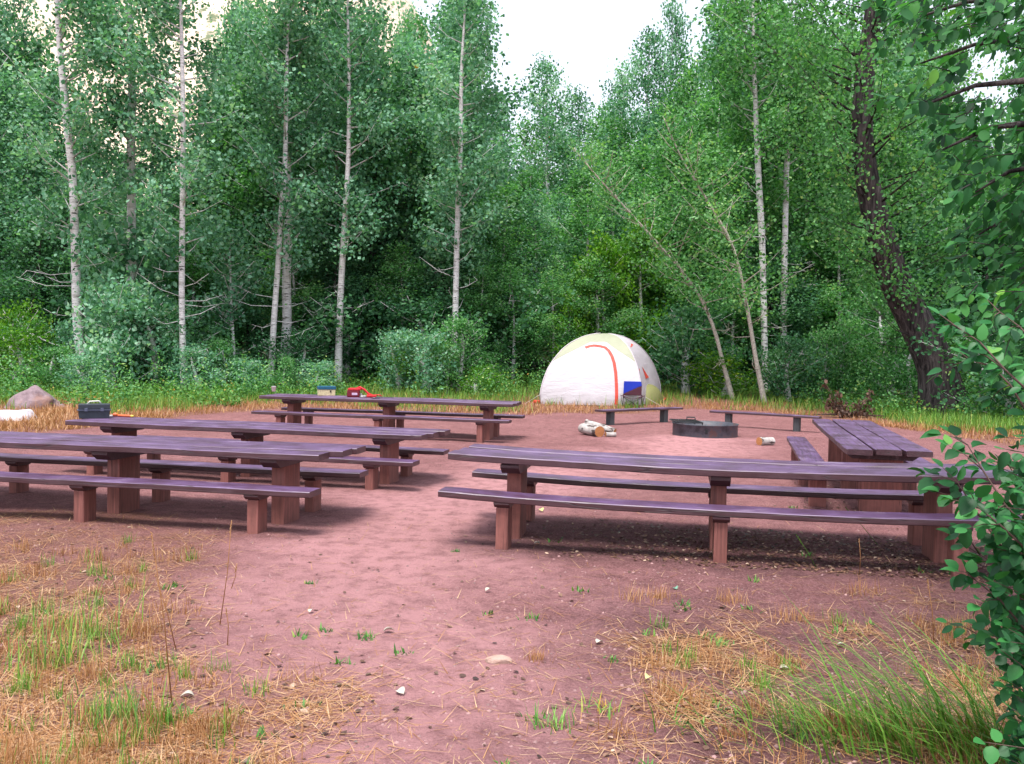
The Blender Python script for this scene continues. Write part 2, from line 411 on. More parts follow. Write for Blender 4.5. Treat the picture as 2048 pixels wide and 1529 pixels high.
for i, (k, (x, y, th, L, dz, sag, ends)) in enumerate(TAB.items()):
    table(LAB[k][0], (x, y, 0), th, L, .7501+dz, ends, 20+i*31, sag, .45 if k == 'G' else .37)
    nb, fb = (NB, FB)
    g = 'benches beside the picnic tables'
    bench('bench', LAB[k][1], loc2(k, 0, -nb), th, L, .4535+dz, seed=40+i*3, sag=sag, group=g)
    bench('bench', LAB[k][2], loc2(k, 0, fb), th, L, .4535+dz, seed=60+i*5, sag=sag, group=g)
def TT(k, px, py): return PH(px, py, .7501+TAB[k][4]+.001)

# two low benches by the fire ring
def fire_bench(label, a, b, z, seed, legs):
    A = PH(*a, z); B = PH(*b, z); d = B-A; L = d.length; th = math.atan2(d.y, d.x)
    off = Vector((-math.sin(th), math.cos(th), 0))*.14
    t = thing('fire_bench', label, 'bench', (A.x+off.x, A.y+off.y, 0), th, 'low benches round the fire ring')
    V, Q, T3 = plank_mesh(L, .28, .05, seed, 0, zc=z-.05); mesh_obj('seat', V, [Q, T3], M['plank'], t)
    for f in legs: bm_obj('support_post', post_bm(f*L, 0, .14, .16, -.25, z-.051, seed), M['dark_post'], t)
fire_bench('low bench in front of the tent and the blue camp chair', (1205, 821), (1367, 815.5), .37, 5, (.14, .80))
fire_bench('low bench behind the fire ring, between it and the two leaning saplings', (1418.5, 821.5), (1637, 834), .38, 6, (.17, .80))

# ------------------------------------------------------------------ fire ring
def fire_ring():
    c = (PH(1353, 861)+PH(1481, 861))/2; c = PH(1421, 876)+Vector((0, .55, 0)); R = 64/F*(c.y)
    t = thing('fire_ring', 'round steel fire ring with a cooking grate on its left side', 'fire ring', (c.x, c.y, 0))
    V = []; Q = []; n = 64; prof = [(R, -.05), (R, .235), (R+.018, .25), (R+.018, .262), (R-.006, .262), (R-.008, .02), (R-.008, -.05)]
    for i in range(n):
        a = 2*PI*i/n
        for r, z in prof: V.append((r*math.cos(a), r*math.sin(a), z))
    k = len(prof)
    for i in range(n):
        for j in range(k-1): Q.append((i*k+j, ((i+1) % n)*k+j, ((i+1) % n)*k+j+1, i*k+j+1))
    m, nt, b = nmat('sooty_rusted_steel'); v = coords(nt); f = noiset(nt, v, 5, 8, .7)
    nt.links.new(ramp(nt, [(.35, (.025, .028, .036)), (.52, (.07, .075, .095)), (.66, (.11, .06, .055)), (.8, (.14, .13, .14))], f), b.inputs['Base Color'])
    b.inputs['Roughness'].default_value = .55; b.inputs['Metallic'].default_value = .15; bump(nt, b, f, .3, .01)
    mesh_obj('ring_wall', V, [Q], m, t, True)
    black = plain('black_iron', (.03, .032, .036), .5, .5, .6)
    ash = bmesh.new(); bmesh.ops.create_circle(ash, cap_ends=True, radius=R-.01, segments=40)
    for v_ in ash.verts: v_.co.z = .045
    bm_obj('ash_bed', ash, plain('ash', (.05, .045, .045), .95, .1, 0, 14, .5, .8, .03), t)
    g = MB(); z = .295; x0, x1 = -R*1.0, -.14
    for i in range(11):
        x = x0+.02+(x1-x0-.04)*i/10; hh = math.sqrt(max(.01, R*R-(x*.75)**2))*.62
        g.tube([(x, -hh, z), (x, hh, z)], .009, 5)
    for yy in (-.62, .62):
        g.tube([(x0, yy*R, z), (x1, yy*R, z)], .014, 6)
    g.tube([(x0, -.62*R, z), (x0, .62*R, z)], .014, 6); g.tube([(x1, -.62*R, z), (x1, .62*R, z)], .014, 6)
    for yy in (-.55, .55):
        g.tube([(x1, yy*R, z), (x1, yy*R, .2)], .01, 5); g.tube([(x0+.12, yy*R, z), (x0+.12, yy*R, .2)], .01, 5)
    go = g.obj('cooking_grate', black, t)
    h = MB(); h.tube([(-.30, .45, z+.004), (-.30, .50, z+.05), (-.12, .50, z+.05), (-.12, .45, z+.004)], .014, 6); h.obj('grate_handle', black, go)
    bm = bmesh.new(); box(bm, (R*math.sin(-.17), -R*math.cos(.17)-.004, .13), (.05, .012, .09), 0, .005); bm_obj('latch_plate', bm, black, t)
fire_ring()

# ------------------------------------------------------------------ birch logs
def log_mats():
    m, nt, b = nmat('birch_log_bark'); v = coords(nt, (14, 14, 5)); f = noiset(nt, v, 1, 5, .6); f2 = noiset(nt, coords(nt, (7, 7, 7)), 1, 4, .6)
    c = ramp(nt, [(.4, (.33, .30, .28)), (.7, (.60, .56, .52))], f2); c = mixc(nt, ramp(nt, [(.52, (0, 0, 0)), (.58, (1, 1, 1))], f), c, (.07, .05, .045))
    nt.links.new(c, b.inputs['Base Color']); b.inputs['Roughness'].default_value = .8
    e, nt, b = nmat('sawn_log_end'); v = coords(nt, kind_='Object'); 
    w = N(nt, 'ShaderNodeTexWave', wave_type='RINGS', rings_direction='Z'); w.inputs['Scale'].default_value = 14; w.inputs['Distortion'].default_value = 2.5
    nt.links.new(v, w.inputs[0]); nt.links.new(ramp(nt, [(.2, (.26, .09, .03)), (.7, (.55, .25, .09))], w.outputs['Fac']), b.inputs['Base Color']); b.inputs['Roughness'].default_value = .8
    return m, e
LB, LE = log_mats()
def log(label, a, b, r, seed, r2=None):
    a = Vector(a); b = Vector(b); d = b-a; L = d.length; r2 = r2 or r*.93
    t = thing('firewood_log', label, 'log', a, 0, 'cut birch logs near the fire ring')
    t.rotation_euler = d.to_track_quat('Z', 'Y').to_euler()
    V = []; Q = []; n = 22; k = 7
    for i in range(k):
        z = L*i/(k-1); rr = r+(r2-r)*i/(k-1)
        for j in range(n):
            an = 2*PI*j/n; q = rr*(1+.07*noise.noise(Vector((math.cos(an)*1.4, math.sin(an)*1.4, z*3+seed*7))))
            V.append((q*math.cos(an), q*math.sin(an), z))
    for i in range(k-1):
        for j in range(n): Q.append((i*n+j, i*n+(j+1) % n, (i+1)*n+(j+1) % n, (i+1)*n+j))
    mesh_obj('bark', V, [Q], LB, t, True)
    for z, base in ((0, 0), (L, (k-1)*n)):
        C = [(V[base+j][0]*.985, V[base+j][1]*.985, z) for j in range(n)]
        C += [(0, 0, z+(.003 if z else -.003))]
        mesh_obj('sawn_end', C, [[((j+1) % n, j, n) if z == 0 else (j, (j+1) % n, n) for j in range(n)]], LE, t)
g1 = PH(1199, 875); r1 = .115
log('thick birch log with its orange sawn end facing the camera', (g1.x, g1.y, r1), (g1.x-.30, g1.y+.62, r1+.01), r1, 1)
log('long white birch log lying behind the thick orange-ended log', (g1.x-.22, g1.y+.78, .235), (g1.x+.36, g1.y+.42, .085), .072, 2, .07)
log('short thin birch log right of the thick orange-ended log', (g1.x+.13, g1.y+.06, .055), (g1.x+.34, g1.y+.12, .050), .05, 3)
g2 = PH(1518, 892); log('single short birch log lying alone right of the fire ring', (g2.x, g2.y, .083), (g2.x+.30, g2.y+.16, .08), .083, 4)

# ------------------------------------------------------------------ tent
def tent():
    FL = PH(1079, 812.5); FR = PH(1284, 816.5); zt = 2.30
    u = (FR-FL); W = u.length; u.normalize(); v = Vector((-u.y, u.x, 0)); v = (v+u*.02).normalized(); D = 3.6
    u2 = u
    c = (FL+FR)/2+v*D/2; th = math.atan2(u.y, u.x)
    t = thing('dome_tent', 'white dome tent with yellow-green top and red-orange door zip arch', 'tent', (c.x, c.y, terr(c.x, c.y)*.5), th)
    hx, hy = W/2, D/2
    def prof(a):                     # a 0..1 from ground to apex -> radius factor, height
        an = a*PI/2; r = math.cos(an)**.92
        r = r-.02*max(0, 1-a/.12)**2
        return max(0, r), zt*math.sin(an)
    def S(side, s, a, off=0.0):      # side 0 front,1 right,2 back,3 left ; s -1..1 along panel
        r, z = prof(a)
        k = 1-.045*(1-s*s)*math.sin(min(1, a*1.6)*PI)+.02*(1-s*s)
        x, y = [(s*hx*r, -hy*r*k), (hx*r*k, s*hy*r), (-s*hx*r, hy*r*k), (-hx*r*k, -s*hy*r)][side]
        wr = .014*noise.noise(Vector((x*2.5+s, y*2.5, z*3.5)))+.012*abs(noise.noise(Vector(((x+z)*1.2, y*2.5, (z-x*.6)*7))))+.006*math.sin(9*(x+z)+3*s)*(1-abs(s))
        nx_, ny_ = [(0, -1), (1, 0), (0, 1), (-1, 0)][side]
        nzz = a
        x += .34*(y+hy)-.02*hy
        return Vector((x+nx_*(off+wr)*(1-nzz*.8), y+ny_*(off+wr)*(1-nzz*.8), z+(off+wr)*nzz))
    def fab(name, c, tr=.2, rough=.55):
        m, nt, b = nmat(name); vv = coords(nt, (1, 1, 1)); f = noiset(nt, coords(nt, (3, 3, 9)), 1, 5, .6, 1.2)
        nt.links.new(ramp(nt, [(.3, tuple(x*.93 for x in c)), (.7, c)], f), b.inputs['Base Color']); b.inputs['Roughness'].default_value = rough
        bump(nt, b, f, .35, .05)
        t_ = N(nt, 'ShaderNodeBsdfTranslucent'); t_.inputs[0].default_value = (*c, 1); mx = N(nt, 'ShaderNodeMixShader'); mx.inputs[0].default_value = tr
        nt.links.new(b.outputs[0], mx.inputs[1]); nt.links.new(t_.outputs[0], mx.inputs[2]); nt.links.new(mx.outputs[0], nt.nodes['Material Output'].inputs[0]); return m
    white = fab('white_tent_fabric', (.70, .66, .69)); grey = fab('lilac_grey_tent_fabric', (.70, .64, .70)); lime = fab('yellow_green_tent_fabric', (.42, .44, .31))
    olive = fab('olive_tent_fabric', (.26, .26, .10)); red = fab('orange_red_trim', (.72, .075, .045), .1); pole = plain('tent_pole_sleeve', (.60, .55, .58))
    dark = plain('black_groundsheet', (.03, .03, .03))
    ns, na = 26, 34
    def bound(s, side=0):
        if side == 1: return .93
        return .68 if abs(s) < .30 else .68-.27*(abs(s)-.30)/.70
    for side, nm, mt in ((0, 'front_panel', white), (1, 'side_panel', grey), (2, 'rear_panel', white), (3, 'side_panel', grey)):
        V = []; Q = []
        for j in range(ns+1):
            s = -1+2*j/ns
            for i in range(na+1): V.append(tuple(S(side, s, i/na*bound(s, side))))
        for j in range(ns):
            for i in range(na): Q.append((j*(na+1)+i, (j+1)*(na+1)+i, (j+1)*(na+1)+i+1, j*(na+1)+i+1))
        mesh_obj(nm, V, [Q], mt, t, True)
    V = []; Q = []; nb_ = 14                                # yellow-green roof cap
    for side in range(4):
        o = len(V)
        for j in range(ns+1):
            s = -1+2*j/ns
            for i in range(nb_+1): V.append(tuple(S(side, s, bound(s, side)-.004+(1-bound(s, side)+.004)*i/nb_, .004)))
        for j in range(ns):
            for i in range(nb_): Q.append((o+j*(nb_+1)+i, o+(j+1)*(nb_+1)+i, o+(j+1)*(nb_+1)+i+1, o+j*(nb_+1)+i+1))
    mesh_obj('roof_cap', V, [Q], lime, t, True)
    for sgn in range(4):                                    # pole sleeves on the four edges
        mb = MB(); mb.tube([S(sgn, 1, a/24, .012) for a in range(1, 24)], .016, 6); mb.obj('pole_sleeve', pole, t)
    def strip(side, pts, w, off=.012):
        V = []; Q = []
        for k, (s, a) in enumerate(pts):
            p = S(side, s, a, off); q = S(side, *(pts[min(k+1, len(pts)-1)]), off); p0 = S(side, *(pts[max(k-1, 0)]), off)
            d = (q-p0).normalized(); nrm = (S(side, s, a, .1)-S(side, s, a, 0)).normalized(); sd = d.cross(nrm).normalized()*w/2
            V += [tuple(p+sd), tuple(p-sd)]
        for k in range(len(pts)-1): Q.append((2*k, 2*k+1, 2*k+3, 2*k+2))
        return V, Q
    arch = [(.50, .01), (.50, .10), (.495, .2), (.49, .3), (.47, .40), (.43, .475), (.36, .54), (.26, .585), (.12, .605), (0, .612), (-.12, .612), (-.25, .60), (-.40, .575)]
    fine = []
    for (s0, a0), (s1, a1) in zip(arch, arch[1:]):
        for q in range(5): fine.append((s0+(s1-s0)*q/5, a0+(a1-a0)*q/5))
    V, Q = strip(0, fine, .10); mesh_obj('door_zip', V, [Q], red, t)
    def patch(side, poly, mt, nm, off=.016):
        V = [tuple(S(side, s, a, off)) for s, a in poly]; return mesh_obj(nm, V, [[tuple(range(len(V)))]], mt, t)
    patch(1, [(-.86, .88), (-.62, .60), (-.02, .64)], red, 'roof_vent')
    patch(1, [(-.42, .36), (-.02, .245), (-.40, .235)], red, 'side_emblem', .02)
    patch(1, [(-.96, .33), (-.86, .345), (-.87, .31)], red, 'toggle_patch', .03)
    # olive awning hoop at the foot of the right side
    V = []; Q = []; n = 16
    for j in range(n+1):
        an = PI*j/n
        for i in range(7):
            g = i/6*PI/2; y = -.35-.85*math.cos(an); x = hx*.99+.34*(y+hy)+.50*math.sin(g)*math.sin(an)-.10*math.sin(an)
            V.append((x, y, max(.01, .66*math.sin(an)*math.cos(g))))
    for j in range(n):
        for i in range(6): Q.append((j*7+i, (j+1)*7+i, (j+1)*7+i+1, j*7+i+1))
    mesh_obj('side_awning', V, [Q], olive, t, True)
    mb = MB(); mb.tube([(hx+.52, -.7, .02), (hx+.85, -.2, .03), (hx+1.1, .4, .16), (hx+1.15, 1.1, .02)], .02, 6); mb.obj('awning_hem', red, t)
    bm = bmesh.new(); box(bm, (0, 0, .012), (W*.985, D*.985, .07), 0, .01)
    for v_ in bm.verts: v_.co.x += .34*(v_.co.y+hy)
    bm_obj('groundsheet', bm, dark, t)
    bm = bmesh.new(); box(bm, (-hx-.10, -hy+.15, .07), (.22, .2, .10), .4, .03); bm_obj('corner_flap', bm, red, t)
    mb = MB()
    for sx, sy in ((-1, -1), (1, -1)):
        mb = MB(); mb.tube([(sx*hx*.97, sy*hy*.97, .35), (sx*(hx+.55), sy*(hy+.5), .01)], .005, 4); mb.obj('guy_line', pole, t)
tent()

# ------------------------------------------------------------------ camp chair
def chair():
    c = PH(1262, 816.5); s = .86
    t = thing('camp_chair', 'small folding camp chair in blue and maroon cloth with black frame', 'camp chair', (c.x, c.y-.3, 0), -.12)
    fr = plain('black_tube', (.02, .02, .025), .4, .5); blue = plain('blue_cloth', (.012, .03, .34), .7, .2, 0, 60, .12); mar = plain('maroon_cloth', (.06, .016, .026), .7, .2, 0, 60, .12)
    w = .29; d = .24
    mb = MB(); r = .009
    for sx in (-1, 1):
        mb.tube([(sx*w, -d, 0), (sx*w*1.02, d, .42)], r); mb.tube([(sx*w, d, 0), (sx*w*1.25, -d*1.05, .43)], r)
        mb.tube([(sx*w, d, 0), (sx*w*.93, d*1.1, .84)], r)
    for y in (-d, d):
        mb.tube([(-w, y, 0), (w, y, .36)], r); mb.tube([(w, y, 0), (-w, y, .36)], r)
    mb.obj('frame', fr, t)
    for sx in (-1, 1):
        for sy in (-1, 1):
            bm = bmesh.new(); box(bm, (sx*w, sy*d, .012), (.04, .04, .024), 0, .006); bm_obj('foot', bm, fr, t)
    def grid(f, test, nm, mt, n=12):
        V = []; Q = []
        for j in range(n+1):
            for i in range(n+1): V.append(f(i/n, j/n))
        for j in range(n):
            for i in range(n):
                if test((i+.5)/n, (j+.5)/n): Q.append((j*(n+1)+i, j*(n+1)+i+1, (j+1)*(n+1)+i+1, (j+1)*(n+1)+i))
        o = mesh_obj(nm, V, [Q], mt, t, True); md = o.modifiers.new('thick', 'SOLIDIFY'); md.thickness = .008
    back = lambda a, b: ((a*2-1)*w*(.98-.03*b), d*(.75+.35*b)+.05*math.sin(PI*a), .40+.44*b)
    grid(back, lambda a, b: b > .10+.60*a, 'back_upper_cloth', blue, 24)
    grid(back, lambda a, b: b <= .10+.60*a, 'back_lower_cloth', mar, 24)
    grid(lambda a, b: ((a*2-1)*w*(1.25-.25*b), -d*1.05+b*d*1.85, .42-.10*math.sin(PI*a)-.02*b), lambda a, b: True, 'seat', mar)
chair()

# ------------------------------------------------------------------ things on the tables
def small_things():
    # dark toolbox
    a = TT('C', 171, 838); c = Vector((a.x+.06, a.y+.13, a.z)); th = .42
    t = thing('toolbox', 'dark charcoal toolbox with a pale handle on the left end of a picnic table', 'toolbox', c, th)
    dk = plain('charcoal_plastic', (.030, .038, .050), .42, .5, 0, 30, .2); rim = plain('blue_grey_rim', (.09, .10, .15), .4, .5); pale = plain('pale_handle', (.55, .56, .50), .5)
    bm = bmesh.new(); box(bm, (0, 0, .056), (.40, .20, .112), 0, .008, .95); bm_obj('body', bm, dk, t)
    bm = bmesh.new(); box(bm, (0, 0, .119), (.425, .225, .013), 0, .003); bm_obj('rim', bm, rim, t)
    bm = bmesh.new(); box(bm, (0, 0, .163), (.40, .20, .075), 0, .012); l = bm_obj('lid', bm, dk, t)
    mb = MB(); mb.tube([(-.09, 0, .195), (-.055, 0, .232), (.06, 0, .238), (.085, 0, .20)], .012, 8); mb.obj('handle', pale, l)
    for sx in (-.1, .1):
        bm = bmesh.new(); box(bm, (sx, -.115, .125), (.04, .014, .045), 0, .003); bm_obj('latch', bm, rim, t)
    # roasting fork / orange tool
    a = TT('C', 209, 834); b = TT('C', 263, 836)
    t = thing('hand_tool', 'orange and yellow hand tool with a pale shaft lying beside the dark toolbox', 'tool', (a.x, a.y+.05, a.z), math.atan2(b.y-a.y, b.x-a.x))
    L = (b-a).length
    mb = MB(); mb.tube([(0, 0, .014), (L*.3, 0, .014)], .012, 8); mb.obj('shaft', pale, t)
    orange = plain('orange_plastic', (.62, .14, .045), .4, .5); yel = plain('yellow_plastic', (.75, .55, .08), .4, .5)
    mb = MB(); mb.tube([(L*.25, 0, .03), (L*.28, 0, .03), (L*.34, 0, .03), (L*.40, 0, .03), (L*.43, 0, .03)], [.006, .022, .032, .024, .012], 12); mb.obj('collar', orange, t)
    mb = MB(); mb.tube([(L*.44, 0, .022), (L*.5, 0, .020), (L*.9, 0, .019), (L, 0, .019)], [.018, .017, .017, .010], 10); h = mb.obj('grip', orange, t)
    mb = MB(); mb.tube([(L*.38, 0, .05), (L*.46, .01, .055), (L*.44, 0, .085), (L*.50, 0, .10)], .008, 6); mb.obj('trigger', yel, t)
    mb = MB(); mb.tube([(L*.93, 0, .019), (L*1.02, 0, .019)], [.0185, .014], 8); mb.obj('grip_cap', yel, h)
    # cup
    a = TT('D', 545, 784); t = thing('cup', 'small white cup standing on the left end of the farthest picnic table', 'cup', (a.x, a.y+.1, a.z))
    V = []; Q = []; prof = [(.0, .003), (.038, .003), (.052, .115), (.055, .117), (.049, .115), (.036, .01), (0, .01)]; n = 20
    for i in range(n):
        an = 2*PI*i/n
        for r, z in prof: V.append((r*math.cos(an), r*math.sin(an), z))
    k = len(prof)
    for i in range(n):
        for j in range(k-1): Q.append((i*k+j, ((i+1) % n)*k+j, ((i+1) % n)*k+j+1, i*k+j+1))
    mesh_obj('cup_body', V, [Q], plain('white_plastic', (.82, .80, .80), .35), t, True)
    # tackle box
    a = TT('D', 648, 792); t = thing('tackle_box', 'cream box with a blue lid on the farthest picnic table', 'tackle box', (a.x+.02, a.y+.13, a.z), .38)
    cream = plain('cream_plastic', (.68, .58, .33), .5); blu = plain('petrol_blue_lid', (.015, .10, .17), .45)
    bm = bmesh.new(); box(bm, (0, 0, .062), (.34, .19, .124), 0, .008, .97); bd = bm_obj('body', bm, cream, t)
    bm = bmesh.new(); box(bm, (0, 0, .160), (.36, .21, .07), 0, .014); bm_obj('lid', bm, blu, t)
    bm = bmesh.new(); box(bm, (.07, -.098, .09), (.03, .012, .045), 0, .003); bm_obj('latch', bm, plain('dark_latch', (.04, .03, .02)), bd)
    # red bag
    a = TT('D', 703, 795); t = thing('soft_bag', 'small red soft bag with a white patch on the farthest picnic table', 'bag', (a.x+.02, a.y+.13, a.z), .05)
    red = plain('red_nylon', (.52, .012, .022), .6, .4, 0, 25, .3, .5, .01); drk = plain('dark_red_nylon', (.16, .008, .02), .6)
    bm = bmesh.new(); box(bm, (0, 0, .07), (.25, .19, .14), 0, .02)
    bm_obj('body', bm, drk, t)
    bm = bmesh.new(); box(bm, (.02, 0, .157), (.26, .20, .05), 0, .024); bm_obj('lid', bm, red, t)
    bm = bmesh.new(); box(bm, (.03, -.098, .065), (.11, .006, .045), 0, .003); bm_obj('patch', bm, plain('white_patch', (.6, .45, .62)), t)
    mb = MB(); mb.tube([(.05, 0, .17), (.13, -.02, .20), (.22, -.03, .15), (.30, -.04, .07), (.38, -.05, .04)], .022, 8); mb.obj('strap', red, t)
    # loose gear
    a = TT('D', 716, 796)
    gear = [('camp_dishes', 'silver dishes lying against the red bag', 'dishes', 722, 795, (.65, .65, .62)), ('red_pouch', 'flattened bright red pouch right of the red bag', 'pouch', 741, 796, (.6, .02, .02)), ('pocket_knife', 'dark folded tool lying right of the red pouch', 'pocket tool', 750, 798, (.03, .035, .045))]
    for nm, lb, ct, px, py, cc in gear:
        a = TT('D', px, py); t = thing(nm, lb, ct, (a.x, a.y+.06, a.z)); mt = plain(nm+'_finish', cc, .35, .6)
        if nm == 'camp_dishes':
            for q, (dx, dy, dz, r) in enumerate(((0, 0, .0, .045), (.05, .05, .0, .04), (-.03, .06, .035, .035))):
                mb = MB(); mb.tube([(dx, dy, dz+.001), (dx, dy, dz+.02), (dx, dy, dz+.034)], [r, r, r*.7], 14); mb.obj('dish', mt, t)
        elif nm == 'red_pouch':
            bm = bmesh.new(); box(bm, (0, .05, .03), (.20, .12, .055), .2, .022); bm_obj('pouch_body', bm, mt, t)
            mb = MB(); mb.tube([(.08, .06, .05), (.15, .05, .055), (.21, .07, .03)], .01, 6); mb.obj('cord', mt, t)
        else:
            mb = MB(); mb.tube([(-.10, 0, .012), (-.03, 0, .014), (.08, .01, .012)], [.008, .015, .010], 8); mb.obj('tool_body', mt, t)
            mb = MB(); mb.tube([(.08, .01, .012), (.22, .06, .03), (.34, .13, .012)], .005, 5); mb.obj('wire', mt, t)
small_things()

# ------------------------------------------------------------------ rocks
def rock(name, label, c, s, seed, mat, rough=.28, rz=0, flat=0):
    bm = bmesh.new(); cuts = [(Vector(noise.random_unit_vector()) if False else Vector((math.sin(seed*3+i*2.4), math.cos(seed*5+i*1.7), .35+.5*math.sin(i*1.3+seed))).normalized(), .80+.12*math.sin(i*2.1+seed)) for i in range(9)]; bmesh.ops.create_icosphere(bm, subdivisions=4, radius=1)
    for v in bm.verts:
        p = v.co.copy(); q = noise.noise(p*1.1+Vector((seed, 0, 0)))*rough*1.4+noise.noise(p*2.9+Vector((0, seed, 0)))*rough*.45+noise.noise(p*8)*rough*.09
        p = p*(1+q)
        for cn, cd in cuts:
            e_ = p.dot(cn)-cd*(1+.06*noise.noise(v.co*3))
            if e_ > 0: p = p-cn*e_*.9
        p.z = max(-.35, p.z)
        if flat: p.z = min(p.z, flat+.1*noise.noise(p*2))
        v.co = Vector((p.x*s[0], p.y*s[1], p.z*s[2]))
    o = bm_obj(name, bm, mat, None, True); o.location = c; o.rotation_euler = (0, 0, rz)
    return tag(o, label, 'rock')
def rockmat(name, a, b_, c_):
    m, nt, b = nmat(name); v = coords(nt); f = noiset(nt, v, 5, 9, .72); f2 = noiset(nt, v, 1.7, 4)
    nt.links.new(mixc(nt, ramp(nt, [(.5, (0, 0, 0)), (.65, (1, 1, 1))], f2), ramp(nt, [(.3, a), (.65, b_)], f), c_), b.inputs['Base Color'])
    b.inputs['Roughness'].default_value = .85; bump(nt, b, f, .8, .05); return m
c = PG(52, 818); c.y += .5
rock('boulder', 'purple-brown angular boulder at the left edge, at the foot of the bushes', (c.x-.05, c.y, c.z-.02), (.72, .60, .50), 5.3, rockmat('boulder_stone', (.13, .085, .10), (.34, .25, .27), (.30, .17, .14)), .32, .3)
c = PG(15, 842); rock('pale_rock', 'low flat whitish rock in front of the purple-brown boulder', (c.x-.15, c.y+.35, c.z-.03), (.62, .42, .36), 8.1, rockmat('pale_stone', (.50, .46, .49), (.70, .66, .70), (.60, .52, .52)), .2, .2, .62)
c = PH(998, 1330); rock('flat_stone', 'flat tan oblong stone on the bare dirt beside an orange tuft', (c.x, c.y+.04, .008), (.083, .046, .034), 3.7, rockmat('tan_stone', (.36, .23, .18), (.52, .36, .30), (.42, .27, .22)), .15, -.15)

# ------------------------------------------------------------------ blades, straw, leaves (vectorised)
def blade_arrays(P, h, w, az, lean, curl=.0):
    n = len(P); ts = [0, .35, .7, 1.0]; d = np.stack([np.cos(az), np.sin(az), np.zeros(n)], -1); s = np.stack([-np.sin(az), np.cos(az), np.zeros(n)], -1)
    V = np.zeros((n, 7, 3)); up = np.array([0, 0, 1.0])
    vz = np.sqrt(np.maximum(0, 1-lean**2))
    for i, t in enumerate(ts):
        hor = lean*(t**(1+curl)); ver = vz*t-(.35*curl*lean*t*t)
        c = P+d*(h*hor)[:, None]+up*(h*np.maximum(ver, .01))[:, None]
        ww = (w*(1-t)**.7)[:, None]
        if i < 3: V[:, 2*i] = c+s*ww; V[:, 2*i+1] = c-s*ww
        else: V[:, 6] = c
    b = np.arange(n)[:, None]*7
    Q = np.concatenate([b+np.array([0, 1, 3, 2]), b+np.array([2, 3, 5, 4])]); T = b+np.array([4, 5, 6])
    return V.reshape(-1, 3), Q, T
BR = PG(1695, 836)
def in_tent(x, y):
    if abs(x-BR.x) < .9 and -1.3 < y-BR.y < .5: return True     # nothing grows up through the fallen branch
    return .55 < x-.30*(y-28.4) < 4.35 and 28.1 < y < 32.3
def zs(XY): return np.array([zg(float(x), float(y)) for x, y in XY])
def field(n, xr, yr, dens, seed, persp=True):
    """sample points by density, denser near the camera"""
    rg = np.random.default_rng(seed); out = []
    while len(out) < n:
        y = 1/rg.uniform(1/yr[1], 1/yr[0]) if persp else rg.uniform(*yr)
        x = rg.uniform(-1, 1)*.64*y if persp else rg.uniform(*xr)
        if xr[0] < x < xr[1] and rg.random() < dens(x, y) and not in_tent(x, y): out.append((x, y))
    XY = np.array(out); return XY
def scatter(name, XY, h, w, lean, mat, seed, curl=.3, tint=None, azc=None, azs=3.14, lift=0.0):
    n = len(XY); rg = np.random.default_rng(seed)
    P = np.column_stack([XY, zs(XY)-.004+lift])
    hh = rg.uniform(*h, n); ww = rg.uniform(*w, n); az = rg.uniform(-azs, azs, n)+(azc or 0); le = rg.uniform(*lean, n)
    V, Q, T = blade_arrays(P, hh, ww, az, le, curl)
    tt = rg.uniform(0, 1, n) if tint is None else np.clip(tint[0]+tint[1]*rg.standard_normal(n), 0, 1)
    o = mesh_obj(name, V, [Q, T], mat, None, False, np.repeat(tt, 7)); kind(o, 'stuff'); return o
# litter of straw lying on the dirt
d1 = lambda x, y: min(1, .02+cover(x, y)**1.3*(.45+.8*max(0, nz(x, y, 1.7, 20)+.25)))
scatter('straw_litter', field(20000, (-5, 5), (3.2, 9.5), d1, 1), (.05, .24), (.0012, .0028), (.975, .999), M['straw'], 2, .1, lift=.004, tint=(.55, .28))
scatter('loose_straw', field(2800, (-5, 6), (3.2, 13), lambda x, y: 1, 3), (.02, .13), (.0010, .0023), (.985, .999), M['straw'], 4, .05, tint=(.75, .2), lift=.004)
# standing dry tufts, clumped
def clumps(n, per, sig, xr, yr, dens, seed):
    C = field(n, xr, yr, dens, seed); rg = np.random.default_rng(seed+1)
    XY = np.repeat(C, per, 0)+rg.normal(0, 1, (n*per, 2))*sig; return XY
scatter('dry_grass', clumps(190, 46, .055, (-4, 4), (3.3, 7.6), lambda x, y: cover(x, y)**1.5, 5), (.03, .15), (.0012, .0026), (.05, .65), M['straw'], 6, .4, tint=(.45, .22))
scatter('grass', clumps(75, 26, .035, (-4, 4), (3.3, 7.8), lambda x, y: cover(x, y)**1.3*(1 if x < -1 else .5), 7), (.04, .15), (.0018, .0036), (.08, .6), M['grass'], 8, .5, tint=(.45, .25))
scatter('small_weeds', clumps(60, 14, .03, (-4, 5), (3.5, 12), lambda x, y: .5+.5*cover(x, y), 9), (.02, .07), (.004, .009), (.3, .85), M['weed'], 10, .5, tint=(.3, .25))
# forest edge: dead grass band then green
db = lambda x, y: sm(edge_y(x)-.4, edge_y(x)+.8, y+.8*nz(x, y, 1.1, 1))*(1-sm(gedge(x)+1.0, gedge(x)+5.5, y))
scatter('dry_grass', field(26000, (-14, 17), (13, 34), lambda x, y: db(x, y)*(.12+1.1*max(0, nz(x, y, .7, 40)+.25)), 11), (.08, .28), (.004, .009), (.2, .95), M['straw'], 12, .5, tint=(.45, .25))
dgn = lambda x, y: sm(gedge(x)-1.6, gedge(x)+2.0, y+3.2*nz(x, y, .38, 6)+2.4*nz(x, y, 1.0, 7))
scatter('grass', field(42000, (-17, 21), (14, 37), dgn, 13), (.12, .48), (.005, .011), (.1, .7), M['grass'], 14, .5, tint=(.5, .25))
